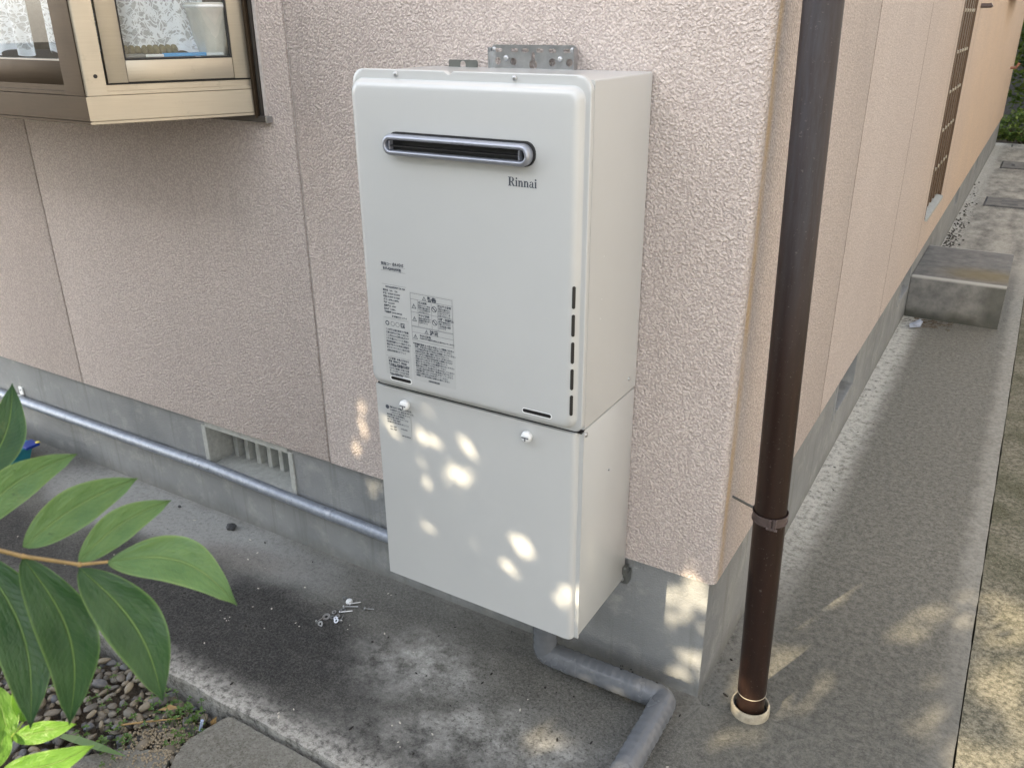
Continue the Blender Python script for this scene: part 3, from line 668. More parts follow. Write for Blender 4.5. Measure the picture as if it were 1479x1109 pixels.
# ================================================================== WATER HEATER
wh = empty('water_heater', 'white wall mounted gas water heater beside the house corner', 'water heater', (-.435, -.12, .27))
X0, X1, ZB, ZM, Z1 = -.67, -.2, .2697, .733, 1.333
bm = bmesh.new()
loft(bm, [(rrect(X0 + .003, X1 - .0, ZM + .001, Z1 - .007, .004), -.004), (rrect(X0 + .003, X1 - .0, ZM + .001, Z1 - .007, (.004, .004, .004, .004)), -.23)], cap0=True)
es = [e for e in bm.edges if abs(e.verts[0].co.y - e.verts[1].co.y) < 1e-6 and abs(e.verts[0].co.y + .004) < 1e-4]
fin('casing', bm, ENAM, wh, 40)
notch = [(-.5, 0)]
def flange(ins, rr=.024):
    lp = rrect(X0 + ins, X1 - ins, ZM + ins, Z1 - ins, (max(.016 - ins, .001), .016, rr, rr), 8); out = []
    # insert a small dip in the top edge
    for i, p in enumerate(lp):
        out.append(p)
        if i == 26:
            for t in range(9):
                out.append((-.452 - .020 * t / 8, Z1 - ins - .0050 * math.sin(math.pi * t / 8) ** 1.5))
    return out
bm = bmesh.new(); bev = .0015
loft(bm, [(flange(0), -.2315), (flange(0), -.2405), (flange(.0015), -.242), (flange(.006), -.242)], cap0=True, cap1=True)
fin('flange', bm, ENAM, wh, 40)
bm = bmesh.new()
def pl(i, rr): return rrect(X0 + .0045 + i, X1 - .0105 - i, ZM + .007 + i, Z1 - .0165 - i, (rr, rr, rr, rr), 10)
loft(bm, [(pl(-.0015, .022), -.2421), (pl(.0, .021), -.2432), (pl(.001, .020), -.2495), (pl(.003, .019), -.2545), (pl(.0065, .017), -.2578), (pl(.011, .015), -.2594), (pl(.016, .013), -.2598), (pl(.03, .01), -.26)])
fin('front_panel', bm, ENAM, wh, 60)
# slots
def pill(cx, cz, hx, hz, y0, y1, name, mat, par, sx=1):
    bm = bmesh.new(); r = min(hx, hz); loft(bm, [(rrect(cx - hx, cx + hx, cz - hz, cz + hz, r * .98, 5), y0), (rrect(cx - hx, cx + hx, cz - hz, cz + hz, r * .98, 5), y1)], cap0=True); return fin(name, bm, mat, par, 50)
for cx, hw in ((-.5875, .0245), (-.2815, .029)):
    pill(cx, .7607, hw + .0022, .0052, -.2595, -.26035, 'slot_rim', WHITEP, wh); pill(cx, .7612, hw, .0034, -.2600, -.26075, 'slot', BLACKP, wh)
for k in range(5):
    cz = .790 + k * .0492; bm = bmesh.new(); n_ = Vector((.80, -.60, 0)); t_ = Vector((.60, .80, 0)); cc = Vector((-.2146, -.2562, cz))
    for z_ in range(1):
        lp = rrect(-.0029, .0029, -.0195, .0195, .0028, 5); a = [bm.verts.new(cc + t_ * u + Vector((0, 0, w_)) + n_ * .0006) for u, w_ in lp]; b = [bm.verts.new(cc + t_ * u + Vector((0, 0, w_)) - n_ * .002) for u, w_ in lp]
        bm.faces.new(a)
        for i in range(len(a)): bm.faces.new((a[i], b[i], b[(i + 1) % len(a)], a[(i + 1) % len(a)]))
    fin('side_slot', bm, BLACKP, wh)
# exhaust louvre
VX0, VX1, VZ, VH = -.584, -.288, 1.2125, .0178
lou = empty('exhaust_vent', None, None, (0, 0, 0)); lou.parent = wh; lou.location = (0, 0, 0)
def st(i): return rrect(VX0 + i, VX1 - i, VZ - VH + i, VZ + VH - i, max(VH - i - .0003, .001), 12)
bm = bmesh.new(); loft(bm, [(rrect(VX0 + .004, VX1 + .002, VZ - VH - .001, VZ + VH + .003, VH, 12), -.2598), (rrect(VX0 + .004, VX1 + .002, VZ - VH - .001, VZ + VH + .003, VH, 12), -.264)]); fin('gasket', bm, BLACKP, lou, 50)
bm = bmesh.new(); loft(bm, [(st(.0015), -.262), (st(.0), -.2655), (st(.0), -.274), (st(.0012), -.2775), (st(.0035), -.2797), (st(.006), -.2802), (st(.0078), -.2795), (st(.0088), -.277), (st(.0092), -.262)], cap1=False); fin('ring', bm, SILV, lou, 50)
bm = bmesh.new(); loft(bm, [(st(.009), -.2655), (st(.009), -.266)]); fin('opening', bm, BLACKP, lou)
bm = bmesh.new(); box(bm, (VX0 + .017, -.2762, VZ - .0022), (VX1 - .02, -.2668, VZ - .0002)); fin('louvre_blade', bm, BLACKP, lou)
for x in (VX0 + .0165, VX1 - .0195):
    bm = bmesh.new(); box(bm, (x - .0011, -.2775, VZ - .0078), (x + .0011, -.267, VZ + .0078), .0003); fin('divider', bm, SILV, lou)
# screws on flange top and casing side
def screw(c, ax, r=.0048, par=wh, mat=STEEL):
    bm = bmesh.new(); lathe(bm, [(r, 0), (r, .0012), (r * .8, .0028), (r * .35, .0036)], c, ax, 16); 
    bm2 = fin('screw', bm, mat, par, 50); return bm2
screw((-.572, -.242, 1.3255), (0, -1, 0)); screw((-.335, -.242, 1.3255), (0, -1, 0))
for y, z in ((-.038, .7635), (-.2235, .7225)): screw((-.2005, y, z), (1, 0, 0), .0045)
screw((-.2002, -.118, .60), (1, 0, 0), .0022)
# small nubs on casing side
for y, z in ((-.175, 1.04), (-.178, .965), (-.18, .93)):
    bm = bmesh.new(); lathe(bm, [(.0011, 0), (.0007, .0008)], (-.2001, y, z), (1, 0, 0), 8); fin('pimple', bm, WHITEP, wh)
# wall brackets with real holes
PX = Matrix.Rotation(R(90), 4, 'X')
def holed(name, x0, x1, z0, z1, holes, th, y, mat, r=.006, bev=0):
    return plate(name, rrect(x0, x1, z0, z1, r, 4), holes, th, mat, wh, Matrix.Translation((0, y, 0)) @ PX, bev)
keyh = [(-.0035 - .432, 1.352), (-.0035 - .432, 1.340)] + [(-.432 + .0085 * math.cos(R(a)), 1.3325 + .0095 * math.sin(R(a))) for a in range(115, 426, 20)] + [(.0035 - .432, 1.340), (.0035 - .432, 1.352), (-.432, 1.3555)]
H = [circ(-.508, 1.338, .0068), circ(-.474, 1.3375, .0068), circ(-.392, 1.3375, .0068), circ(-.357, 1.3375, .0068), keyh[::-1]]
for cx in (-.506, -.472, -.449, -.418, -.392, -.362): H.append(rrect(cx - .008, cx + .008, 1.3535, 1.3605, .0033, 3))
br = holed('mounting_bracket', -.5205, -.3435, 1.318, 1.3665, H, .0016, -.012, STEEL, .005)
bm = bmesh.new(); box(bm, (-.522, -.028, 1.3185), (-.342, -.0115, 1.3205)); box(bm, (-.5222, -.0255, 1.322), (-.5205, -.0105, 1.362)); box(bm, (-.3437, -.0255, 1.322), (-.342, -.0105, 1.362)); fin('bracket_lip', bm, STEEL, wh)
for x, z, r in ((-.516, 1.3585, .0045), (-.351, 1.3585, .0045), (-.490, 1.343, .0055), (-.376, 1.343, .005)): screw((x, -.0128, z), (0, -1, 0), r)
nt = [(-.6155, 1.318), (-.589, 1.318), (-.589, 1.331)] + [(-.5825 + .0065 * math.cos(R(a)), 1.331 + .0065 * math.sin(R(a))) for a in range(180, -1, -30)] + [(-.576, 1.318), (-.549, 1.318), (-.549, 1.336), (-.5515, 1.339), (-.613, 1.339), (-.6155, 1.336)]
plate('hanging_tab', nt, [], .0014, STEELD, wh, Matrix.Translation((0, -.02, 0)) @ PX)
bm = bmesh.new(); box(bm, (-.205, -.012, .262), (-.190, .012, .292), .002); box(bm, (-.2, -.02, .29), (-.192, .0, .31), .002); fin('foot_bracket', bm, STEELD, wh)
bm = bmesh.new(); box(bm, (-.204, -.016, .2705), (-.1985, -.006, .277), .001); fin('foot_screw', bm, STEEL, wh)
# lower pipe cover
bm = bmesh.new(); box(bm, (X0 + .004, -.2275, ZB + .004), (X1 - .0006, -.004, ZM - .001), .0015)
fin('cover_casing', bm, ENAM, wh, 40)
bm = bmesh.new()
L0 = [(X0 + .002, -.229), (X0 + .002, -.2425), (X0 + .0035, -.2445), (-.2225, -.2455), (-.2165, -.2448), (-.2125, -.2425), (-.2100, -.2385), (-.2092, -.2335), (-.2088, -.2325), (-.2000, -.2325), (-.2000, -.2285)]
zt = ZM - .0035
va = [bm.verts.new((x, y, zt)) for x, y in L0]; vb = [bm.verts.new((x, y, ZB)) for x, y in L0]; n = len(L0)
bm.faces.new(va); bm.faces.new(vb[::-1])
for i in range(n): bm.faces.new((va[i], va[(i + 1) % n], vb[(i + 1) % n], vb[i]))
fin('cover_panel', bm, ENAM, wh, 50)
bm = bmesh.new(); box(bm, (X0 + .004, -.2385, ZM - .0036), (X1 - .002, -.225, ZM - .0005)); fin('joint_gap', bm, BLACKP, wh)
def knob(x, z):
    k = empty('knob', None, None); k.parent = wh
    bm = bmesh.new(); n = 24; c = Vector((x, -.2456, z)); rings = []
    for r, h in ((.0065, 0), (.0065, .004), (.0100, .0045), (.0108, .0065), (.0104, .0118), (.0088, .0142), (.004, .0152)):
        rings.append([bm.verts.new(c + Vector((math.cos(6.2832 * q_ / n), 0, math.sin(6.2832 * q_ / n))) * r * (1 + (.045 if q_ % 3 == 0 and r > .008 else 0)) + Vector((0, -h, 0))) for q_ in range(n)])
    for A, B in zip(rings, rings[1:]):
        for q_ in range(n): bm.faces.new((A[q_], A[(q_ + 1) % n], B[(q_ + 1) % n], B[q_]))
    bm.faces.new(rings[-1]); fin('cap', bm, WHITEP, k, 45)
    bm = bmesh.new(); box(bm, (x - .0072, -.2456 - .0158, z - .001), (x + .0072, -.2456 - .0150, z + .001)); box(bm, (x - .001, -.2456 - .0157, z - .0068), (x + .001, -.2456 - .0149, z - .0012)); fin('cross_slot', bm, INK, k)
knob(-.588, .7035); knob(-.306, .705)

# ---- printing on the heater
def text(s, x, z, size, y, mat, parent, name='print', bold=0, sx=1.0, align='LEFT'):
    cu = bpy.data.curves.new('t', 'FONT'); cu.body = s; cu.size = size; cu.resolution_u = 1; cu.offset = bold * 1.6 + .00005; cu.align_x = align; cu.extrude = .00004
    return tomesh(cu, Matrix.Translation((x, y, z)) @ PX @ Matrix.Diagonal((sx, 1, 1, 1)))
# serif logo letters, drawn in a 0..1 box (cap height 1)
def quadp(bm, pts, y, s, ox, oz):
    vs = [bm.verts.new((ox + px * s, y, oz + pz * s)) for px, pz in pts]; bm.faces.new(vs)
def arcs(cx, cz, rx, rz, a0, a1, w0, w1, n=9):
    out = []; inn = []
    for k in range(n + 1):
        f = k / n; a = R(a0 + (a1 - a0) * f); w = w0 + (w1 - w0) * math.sin(math.pi * f)
        out.append((cx + rx * math.cos(a), cz + rz * math.sin(a))); inn.append((cx + (rx - w) * math.cos(a), cz + (rz - w * .55) * math.sin(a)))
    return [[out[k], out[k + 1], inn[k + 1], inn[k]] for k in range(n)]
def rc(a, b, c, d): return [(a, c), (b, c), (b, d), (a, d)]
def let_i(x): return [rc(x + .06, x + .24, .06, .64), rc(x, x + .30, 0, .07), rc(x + .0, x + .24, .60, .67), [(x + .15 + .11 * math.cos(R(a)), .88 + .11 * math.sin(R(a))) for a in range(0, 360, 30)]], .36
def let_n(x): return [rc(x + .06, x + .24, .06, .62), rc(x, x + .29, 0, .07), rc(x, x + .24, .60, .67), rc(x + .42, x + .60, .06, .45), rc(x + .37, x + .66, 0, .07)] + arcs(x + .38, .42, .22, .26, 0, 150, .18, .16), .72
def let_R(x): return [rc(x + .09, x + .31, .06, .94), rc(x, x + .42, 0, .07), rc(x, x + .45, .93, 1.0), rc(x + .3, x + .45, .46, .53)] + arcs(x + .43, .73, .33, .27, -90, 90, .10, .22) + [[(x + .36, .48), (x + .56, .48), (x + .82, .05), (x + .60, .05)], rc(x + .60, x + .90, 0, .07)], .92
def let_a(x): return [rc(x + .33, x + .50, .08, .5), [(x + .36, .10), (x + .50, .12), (x + .56, .05), (x + .64, .06), (x + .55, -.02), (x + .42, -.01)]] + arcs(x + .27, .46, .23, .22, 0, 165, .17, .1) + arcs(x + .21, .20, .21, .21, 60, 330, .14, .16), .66
bm = bmesh.new(); x = 0
for fn in (let_R, let_i, let_n, let_n, let_a, let_i):
    qs, adv = fn(x); x += adv
    for i, q_ in enumerate(qs): quadp(bm, q_, -.26032 - .00001 * i, .0146, -.3375, 1.1605)
o = fin('logo', bm, INK, wh); o['label'] = 'dark serif lettering reading Rinnai'
YP = -.26022
ms = []
def T(s, x, z, size, bold=0, sx=1): ms.append(text(s, x, z, size, YP, INK, wh, bold=bold, sx=sx))
T('製造コード', -.618, .9905, .0062, .0001); T('24-0505', -.5895, .9905, .0086, .0002, .85)
T('RUF-A2005SAW(B)', -.614, .9815, .0070, .0002, .75)
T('RUF-A2005SAW 13A 12A', -.611, .9465, .0050, .00012, .85)
rows = ['型式名  13A    12A', '種類  34.9kW 32.5kW', '定格 32.5kW 29.1kW', 'ガス 1.0MPa 0.8MPa', '電圧  AC100V', '消費電力  47W', '給水圧 1.0MPa', '製造番号 24.05-000123']
for i, s in enumerate(rows): T(s, -.618, .9395 - i * .0062, .0046, .00008, .95)
T('株式会社リンナイ', -.600, .8888, .0045, .0001)
for i, s in enumerate(['この機器は屋外専用です設置', '工事は専門の業者へ依頼する', 'こと排気口の周囲は燃えやす', 'い物を置かないこと使用前に', '取扱説明書をよくお読み下さい', '凍結予防のため冬期は電源を', '切らないでください給水元栓', '点検は定期的に行うこと']):
    T(s, -.6175, .8605 - i * .0062, .0046, .00006, .92)
for i, s in enumerate(['保証期間  お買上げ日から', '型番  東京ガス  認定品', '株式会社  愛知県名古屋市']): T(s, -.6155, .8005 - i * .0060, .0046, .0001, .95)
for i, s in enumerate(['ふろ給湯暖房熱源機の排気', '口からの高温に注意する事', '万一ガス臭いときは使用を', '中止し元栓を閉めて下さい']): T(s, -.6145, .7855 - i * .0054, .0042, .00006, .95)
joinm('print', ms, INK, wh); ms = []
def lines_mesh(name, rects, y, mat):
    bm = bmesh.new()
    for a, b, c, d in rects: vs = [bm.verts.new(p) for p in ((a, y, c), (b, y, c), (b, y, d), (a, y, d))]; bm.faces.new(vs)
    return fin(name, bm, mat, wh)
lw = .0003
for z in (.9885, .9793, .9525, .8855, .8065): lines_mesh('rating_line', [(-.620, -.562, z, z + .0004)], YP, INKL)
# round approval marks
bm = bmesh.new()
for cx, kind in ((-.6125, 0), (-.5995, 1), (-.5880, 2)):
    for k in range(20):
        a, b = R(k * 18), R(k * 18 + 18); r0, r1 = (.0028, .0048) if kind == 0 else (.0040, .0048)
        bm.faces.new([bm.verts.new((cx + r_ * math.cos(t), YP, .875 + r_ * math.sin(t))) for r_, t in ((r1, a), (r1, b), (r0, b), (r0, a))])
box(bm, (-.5805, YP, .8705), (-.5705, YP + .0001, .8725)); box(bm, (-.5805, YP, .8775), (-.5705, YP + .0001, .8795)); box(bm, (-.5805, YP, .8728), (-.578, YP + .0001, .8772)); box(bm, (-.5755, YP, .8728), (-.571, YP + .0001, .876))
fin('approval_mark', bm, INK, wh)
# warning sticker
box_ = (-.5555, -.4565, .768, .947)
bm = bmesh.new(); loft(bm, [(rrect(*box_, .002, 3), -.2599), (rrect(*box_, .002, 3), -.26012)]); fin('warning_sticker', bm, STICK, wh)
bm = bmesh.new(); loft(bm, [(rrect(-.623, -.560, .768, .888, .002, 3), -.2599), (rrect(-.623, -.560, .768, .888, .002, 3), -.26012)]); fin('rating_sticker', bm, STICK, wh)
fr = []; fx0, fx1 = -.5535, -.4585
def hl(z, a=fx0, b=fx1): fr.append((a, b, z, z + .0005))
def vl(x, a, b): fr.append((x, x + .0005, a, b))
for z in (.944, .9325, .880, .8785, .8675, .851): hl(z)
hl(.9075); vl(fx0, .8785, .944); vl(fx1 - .0005, .8785, .944); vl(fx0, .851, .8785); vl(fx1 - .0005, .851, .8785); vl(-.5060, .880, .9325); vl(-.4925, .880, .9325); vl(-.5375, .880, .9325)
lines_mesh('warning_frame', fr, YP - .00005, INK)
YP2 = -.26030
def tri(bm, cx, cz, s):
    o_ = [(cx - s, cz - s * .75), (cx + s, cz - s * .75), (cx, cz + s)]; i_ = [(cx - s * .66, cz - s * .55), (cx + s * .66, cz - s * .55), (cx, cz + s * .62)]
    for k in range(3):
        k2 = (k + 1) % 3; bm.faces.new([bm.verts.new((p[0], YP2, p[1])) for p in (o_[k], o_[k2], i_[k2], i_[k])])
    bm.faces.new([bm.verts.new((cx + a, YP2, cz + b)) for a, b in ((-.08 * s, -.2 * s), (.08 * s, -.2 * s), (.1 * s, .35 * s), (-.1 * s, .35 * s))]); bm.faces.new([bm.verts.new((cx + a, YP2, cz + b)) for a, b in ((-.09 * s, -.42 * s), (.09 * s, -.42 * s), (.09 * s, -.28 * s), (-.09 * s, -.28 * s))])
def prohib(bm, cx, cz, r):
    for k in range(24):
        a, b = R(k * 15), R(k * 15 + 15)
        bm.faces.new([bm.verts.new((cx + q_ * math.cos(t), YP2, cz + q_ * math.sin(t))) for q_, t in ((r, a), (r, b), (r * .8, b), (r * .8, a))])
    w = r * .12; bm.faces.new([bm.verts.new((cx + a, YP2, cz + b)) for a, b in ((-r * .6 - w, r * .6 - w), (-r * .6 + w, r * .6 + w), (r * .6 + w, -r * .6 + w), (r * .6 - w, -r * .6 - w))])
bm = bmesh.new(); tri(bm, -.5215, .9375, .0046); tri(bm, -.546, .919, .0056); tri(bm, -.546, .894, .0056); tri(bm, -.5195, .8725, .0046); tri(bm, -.546, .8585, .0056)
prohib(bm, -.4995, .9205, .0058); prohib(bm, -.4995, .8945, .0058); fin('warning_symbol', bm, INK, wh)
def T2(s, x, z, size, bold=0, sx=1): ms.append(text(s, x, z, size, YP2, INK, wh, bold=bold, sx=sx))
T2('警告', -.514, .9340, .0098, .0003); T2('注意', -.512, .8690, .0098, .0003)
for (tx, tz, hd, ls) in ((-.536, .926, 'ガス注意', ['換気のこと一酸化', '炭素中毒の恐れが', 'あります排気口を', 'ふさがないこと']), (-.536, .901, 'やけど注意', ['高温の湯が出ます', '給湯栓を確かめて', '使用すること']), (-.491, .926, '燃え移り注意', ['可燃物を置かない', '火災のおそれがあ', 'りますスプレー缶', 'を近づけないこと']), (-.491, .9015, '分解・改造禁止', ['修理技術者以外は', '分解しないで下さ', 'い火災感電の原因', 'になります'])):
    T2(hd, tx, tz, .0052, .00012, .95)
    for i, s in enumerate(ls): T2(s, tx, tz - .0048 - i * .0042, .0036, .00004, .95)
T2('やけど注意', -.536, .8605, .0052, .00012); T2('使用中や使用直後は排気口に触れないでください', -.536, .8560, .0036, .00005, 1.0)
body = ['取扱説明書をよく読んで正しくご使用ください', '・給湯、暖房以外の用途には使用しないでください', '・この機器は屋外用です屋内には設置しないでください', '　浴室内や換気の悪い場所へ取り付けないこと', '・ガスの種類と電源を確かめてからご使用ください', '　異なるガスの使用は不完全燃焼の原因になります', '・機器の周りに燃えやすい物を置かないこと', '・凍結のおそれがあるときは電源を切らないで下さい', '・雷のときは電源プラグを抜いてください', '・異常を感じたときは直ちに使用を中止してください', '　ガス栓と給水元栓を閉めて販売店に連絡すること', '・長期間使用しないときは水抜きを行ってください', '・日常の点検と手入れを必ず行ってください', '　設置後１０年を目安に点検をお受けください']
for i, s in enumerate(body): T2(s, -.5525, .8425 - i * .0049, .0046 if i == 0 else .0040, .00012 if i == 0 else .00005, .98)
joinm('warning_print', ms, INK, wh); ms = []
def barcode(x0, x1, z0, z1, y, mat=INK):
    random.seed(int(-x0 * 1e4)); rs = []; x = x0
    while x < x1:
        w = random.choice((.0004, .0007, .001)); rs.append((x, min(x + w, x1), z0, z1)); x += w + random.choice((.0003, .0005))
    return lines_mesh('barcode', rs, y, mat)
barcode(-.612, -.583, .7665, .7705, YP - .00005); barcode(-.520, -.494, .7705, .7745, YP - .0001)
# cover label
YC = -.24565
bm = bmesh.new(); loft(bm, [(rrect(-.645, -.581, .622, .692, .002, 3), -.2450), (rrect(-.645, -.581, .622, .692, .002, 3), -.24555)]); fin('cover_sticker', bm, STICK, wh)
bm = bmesh.new(); lathe(bm, [(.0045, 0), (.0045, .0003)], (-.6395, YC + .00005, .685), (0, -1, 0), 18); fin('info_dot', bm, INK, wh)
def T3(s, x, z, size, bold=0, sx=1): ms.append(text(s, x, z, size, YC, INK, wh, bold=bold, sx=sx))
T3('配管カバーの取付けについて', -.633, .6845, .0044, .00018, .95)
for i, s in enumerate(['水道配管の保温を必ず行って', 'ください凍結予防のこと', '■設置の際の注意事項', '本体下部の配管スペースに', '■ガス 給水 接続', '配線は外装に触れないこと']): T3(s, -.642 if i > 1 else -.633, .6785 - i * .0056, .0040, .00006, 1.15)
T3('13A  給湯', -.636, .6405, .0040, .0001); T3('12A  暖房', -.636, .6345, .0040, .0001); T3('UOP-A201', -.608, .6405, .0038, .0001)
joinm('cover_print', ms, INK, wh); ms = []
barcode(-.606, -.583, .6255, .6285, YC)

# ================================================================== PIPES
# taped drain / gas pipe from under the heater
pp = empty('taped_pipe', 'grey vinyl taped pipe elbowing out from under the water heater', 'pipe', (-.36, -.07, .0))
def elbow(path, rad, n=8):
    out = [Vector(path[0])]
    for a, b, c in zip(path, path[1:], path[2:]):
        a, b, c = Vector(a), Vector(b), Vector(c); d1 = (a - b).normalized(); d2 = (c - b).normalized(); p0 = b + d1 * rad; p2 = b + d2 * rad
        for k in range(n + 1):
            t = k / n; out.append(p0 * (1 - t) ** 2 + b * 2 * t * (1 - t) + p2 * t ** 2)
    out.append(Vector(path[-1])); return out
def dens(pts, step):
    out = []
    for a, b in zip(pts, pts[1:]):
        n = max(1, int((b - a).length / step))
        for k in range(n): out.append(a.lerp(b, k / n))
    out.append(pts[-1]); return out
path = dens(elbow([(-.362, -.072, .33), (-.362, -.070, .043), (-.062, -.068, .042), (-.062, -.80, .038), (-.062, -.80, -.2)], .022), .004)
bm = bmesh.new()
def wrap(i, k):
    s = i * .004; a = k / 28 * 6.283; ph = (s / .020 + a / 6.283) % 1.0
    lump = .018 * noise.noise(Vector((s * 28, math.cos(a) * 1.2, math.sin(a) * 1.2))) + .014 * noise.noise(Vector((s * 160, math.cos(a) * 2, math.sin(a) * 2)))
    return 1 + .055 * ph + lump
tube(bm, path, .0275, 28, True, wrap); fin('tape_wrap', bm, TAPE, pp, 75)
bm = bmesh.new(); random.seed(8)
for k in range(7):
    x = random.uniform(-.2, -.09); y = random.uniform(-.062, -.05); box(bm, (x, y, .0695), (x + random.uniform(.002, .007), y + .002, .0715))
tag(fin('debris', bm, BLACKP, None), 'black crumbs lying on top of the taped pipe', 'debris', kind='stuff')
# galvanized conduit along the foundation
cd = empty('steel_conduit', 'galvanized steel conduit running along the foundation', 'conduit', (-2.5, -.003, .18))
bm = bmesh.new(); cp = dens([Vector((-4.5, -.003, .166)), Vector((-2.545, -.003, .168)), Vector((-1.54, -.004, .174)), Vector((-1.1, -.006, .160)), Vector((-.60, -.01, .152))], .05)
tube(bm, cp, .0165, 20); fin('tube', bm, GALV, cd, 60)
bm = bmesh.new(); tube(bm, [(-1.075, -.006, .1598), (-1.062, -.006, .1594)], .0178, 20); fin('coupling_mark', bm, GALV, cd, 60)
cl = empty('pipe_clip', None, None, (0, 0, 0)); cl.parent = cd
bm = bmesh.new(); n = 14; a0, a1 = R(-80), R(170)
ring = [(math.cos(a0 + (a1 - a0) * k / n), math.sin(a0 + (a1 - a0) * k / n)) for k in range(n + 1)]
fo = [[bm.verts.new((-2.545 + dx, -.003 - r_ * c_, .168 + r_ * s_)) for c_, s_ in ring] for dx in (-.011, .011) for r_ in (.0168, .0188)]
for A, B in ((0, 1), (2, 3), (0, 2), (1, 3)):
    for k in range(n): bm.faces.new((fo[A][k], fo[A][k + 1], fo[B][k + 1], fo[B][k]))
box(bm, (-2.556, .010, .184), (-2.534, .0155, .214), .001); off = -wloc(cl)
fin('strap', bm, WHITEP, cl, 40); screw((-2.545, .010, .202), (0, -1, 0), .004, cl)
bm = bmesh.new(); lathe(bm, [(.006, 0), (.007, .006), (.004, .010)], (-.815, -.008, .170), (0, -.3, 1), 8); fin('saddle_screw', bm, BLACKP, cd)

# downpipe
dpp = empty('downpipe', 'dark brown rainwater downpipe standing by the house corner', 'downpipe', (.096, .039, 0))
def DP(z): return Vector((.0965 - .0245 * z, .039, z))
bm = bmesh.new(); tube(bm, [DP(z) for z in (.055, .3, .6, .9, 1.2, 1.5, 2.0, 3.0, 4.6)], [.0305] + [.0315] * 8, 40); fin('pipe', bm, BROWN, dpp, 60)
bm = bmesh.new(); tube(bm, [DP(.0), DP(.0545)], .0300, 40); fin('pipe_end', bm, BROWN, dpp, 60)
bm = bmesh.new(); tube(bm, [DP(.0545), DP(.0562)], .0312, 40); fin('joint_line', bm, CREAMP, dpp, 60)
bm = bmesh.new(); c = DP(0); lathe(bm, [(.041, -.02), (.0425, .004), (.0418, .019), (.0405, .0225), (.0378, .0225), (.0368, .018), (.036, .004), (.036, -.01)], (c.x, c.y, 0), (0, 0, 1), 40, False, False)
sk = fin('drain_socket', bm, CREAMP, dpp, 50)
bm = bmesh.new(); lathe(bm, [(.0362, .006), (.0361, .0065)], (c.x, c.y, 0), (0, 0, 1), 32); fin('socket_hole', bm, BLACKP, dpp)
clamp = empty('clamp', None, None); clamp.parent = dpp; clamp.location = Vector((.084, .039, .5)) - wloc(dpp)
bm = bmesh.new(); cc = DP(.502); tube(bm, [cc + Vector((0, 0, -.010)), cc + Vector((0, 0, .010))], .0338, 36); fin('band', bm, BANDP, clamp, 50)
for dz in (-.0085, .0085):
    bm = bmesh.new(); tube(bm, [cc + Vector((0, 0, dz - .0015)), cc + Vector((0, 0, dz + .0015))], .0350, 36); fin('band_ridge', bm, BANDP, clamp, 50)
bm = bmesh.new(); q_ = cc + Vector((.012, -.034, 0)); box(bm, q_ - Vector((.006, .004, .010)), q_ + Vector((.0, .003, .010)), .001); box(bm, q_ + Vector((.003, -.004, -.010)), q_ + Vector((.009, .003, .010)), .001); fin('hinge_lug', bm, BANDP, clamp)
bm = bmesh.new(); tube(bm, [q_ + Vector((-.009, -.001, -.011)), q_ + Vector((.012, -.001, -.011))], .0028, 10); fin('bolt', bm, BANDP, clamp, 50)
bm = bmesh.new(); tube(bm, [(-.01, .068, .506), (.052, .046, .503)], .0028, 10); fin('wall_rod', bm, STEELD, clamp, 50)

# ================================================================== STEP AND FAR THINGS
bm = bmesh.new(); box(bm, (-.014, 3.085, -.01), (.407, 3.79, .214), .004, 2)
for v_ in bm.verts:
    v_.co += Vector((noise.noise(v_.co * 9), noise.noise(v_.co * 9 + Vector((3, 1, 2))), noise.noise(v_.co * 9 + Vector((9, 9, 1))))) * .002
tag(fin('concrete_step', bm, STEP, None, 40), 'grey concrete step block against the side wall below the barred window', 'step')
bm = bmesh.new(); random.seed(4)
vs = [bm.verts.new((.058 + random.uniform(-.028, .028), 2.93 + random.uniform(-.05, .05), random.uniform(.0, .028))) for _ in range(26)]
bmesh.ops.convex_hull(bm, input=vs)
for v_ in bm.verts: v_.co += Vector((random.uniform(-1, 1), random.uniform(-1, 1), random.uniform(0, 1))) * .006
tag(fin('plastic_wrapper', bm, plain('clear_wrapper', (.55, .60, .70), .15, 0, .1, Transmission_Weight=.3)), 'crumpled clear plastic wrapper on the ground before the concrete step', 'litter')
bm = bmesh.new()
for k in range(60):
    x = random.gauss(.10, .05); y = random.uniform(2.93, 3.06); a = random.uniform(-.5, .5); l = random.uniform(.01, .03)
    tube(bm, [(x, y, .004), (x + l * math.cos(a), y + l * math.sin(a), .006 + random.uniform(0, .006))], .0014, 4)
tag(fin('dry_litter', bm, BARK), 'dark dry twigs and leaf litter at the foot of the step', 'litter', kind='stuff')
def cover(x0, x1, y0, y1, label, slots):
    m = empty('drain_cover', label, 'drain cover', ((x0 + x1) / 2, (y0 + y1) / 2, 0), 'concrete drain covers in the far path')
    bm = bmesh.new(); box(bm, (x0, y0, .0008), (x1, y1, .003)); fin('frame_gap', bm, BLACKP, m)
    bm = bmesh.new(); box(bm, (x0 + .014, y0 + .03, .0012), (x1 - .006, y1 - .02, .007)); fin('lid', bm, STEP, m)
    for a, b, c_, d_ in slots:
        bm = bmesh.new(); box(bm, (a, b, .0074), (c_, d_, .0078)); fin('slot', bm, BLACKP, m)
cover(.122, .52, 6.28, 6.70, 'flat concrete drain cover with two slots, the nearer one in the far path', [(.24, 6.40, .36, 6.43), (.24, 6.52, .36, 6.55)])
cover(.125, .52, 8.35, 8.85, 'flat concrete drain cover with a round hole, the farther one in the path', [(.22, 8.52, .25, 8.62)])
bm = bmesh.new(); box(bm, (.148, 10.05, .001), (.162, 10.24, .006)); tag(fin('drain_slot', bm, BLACKP), 'small black slot in the paving at the far end of the path', 'slot')
bm = bmesh.new()
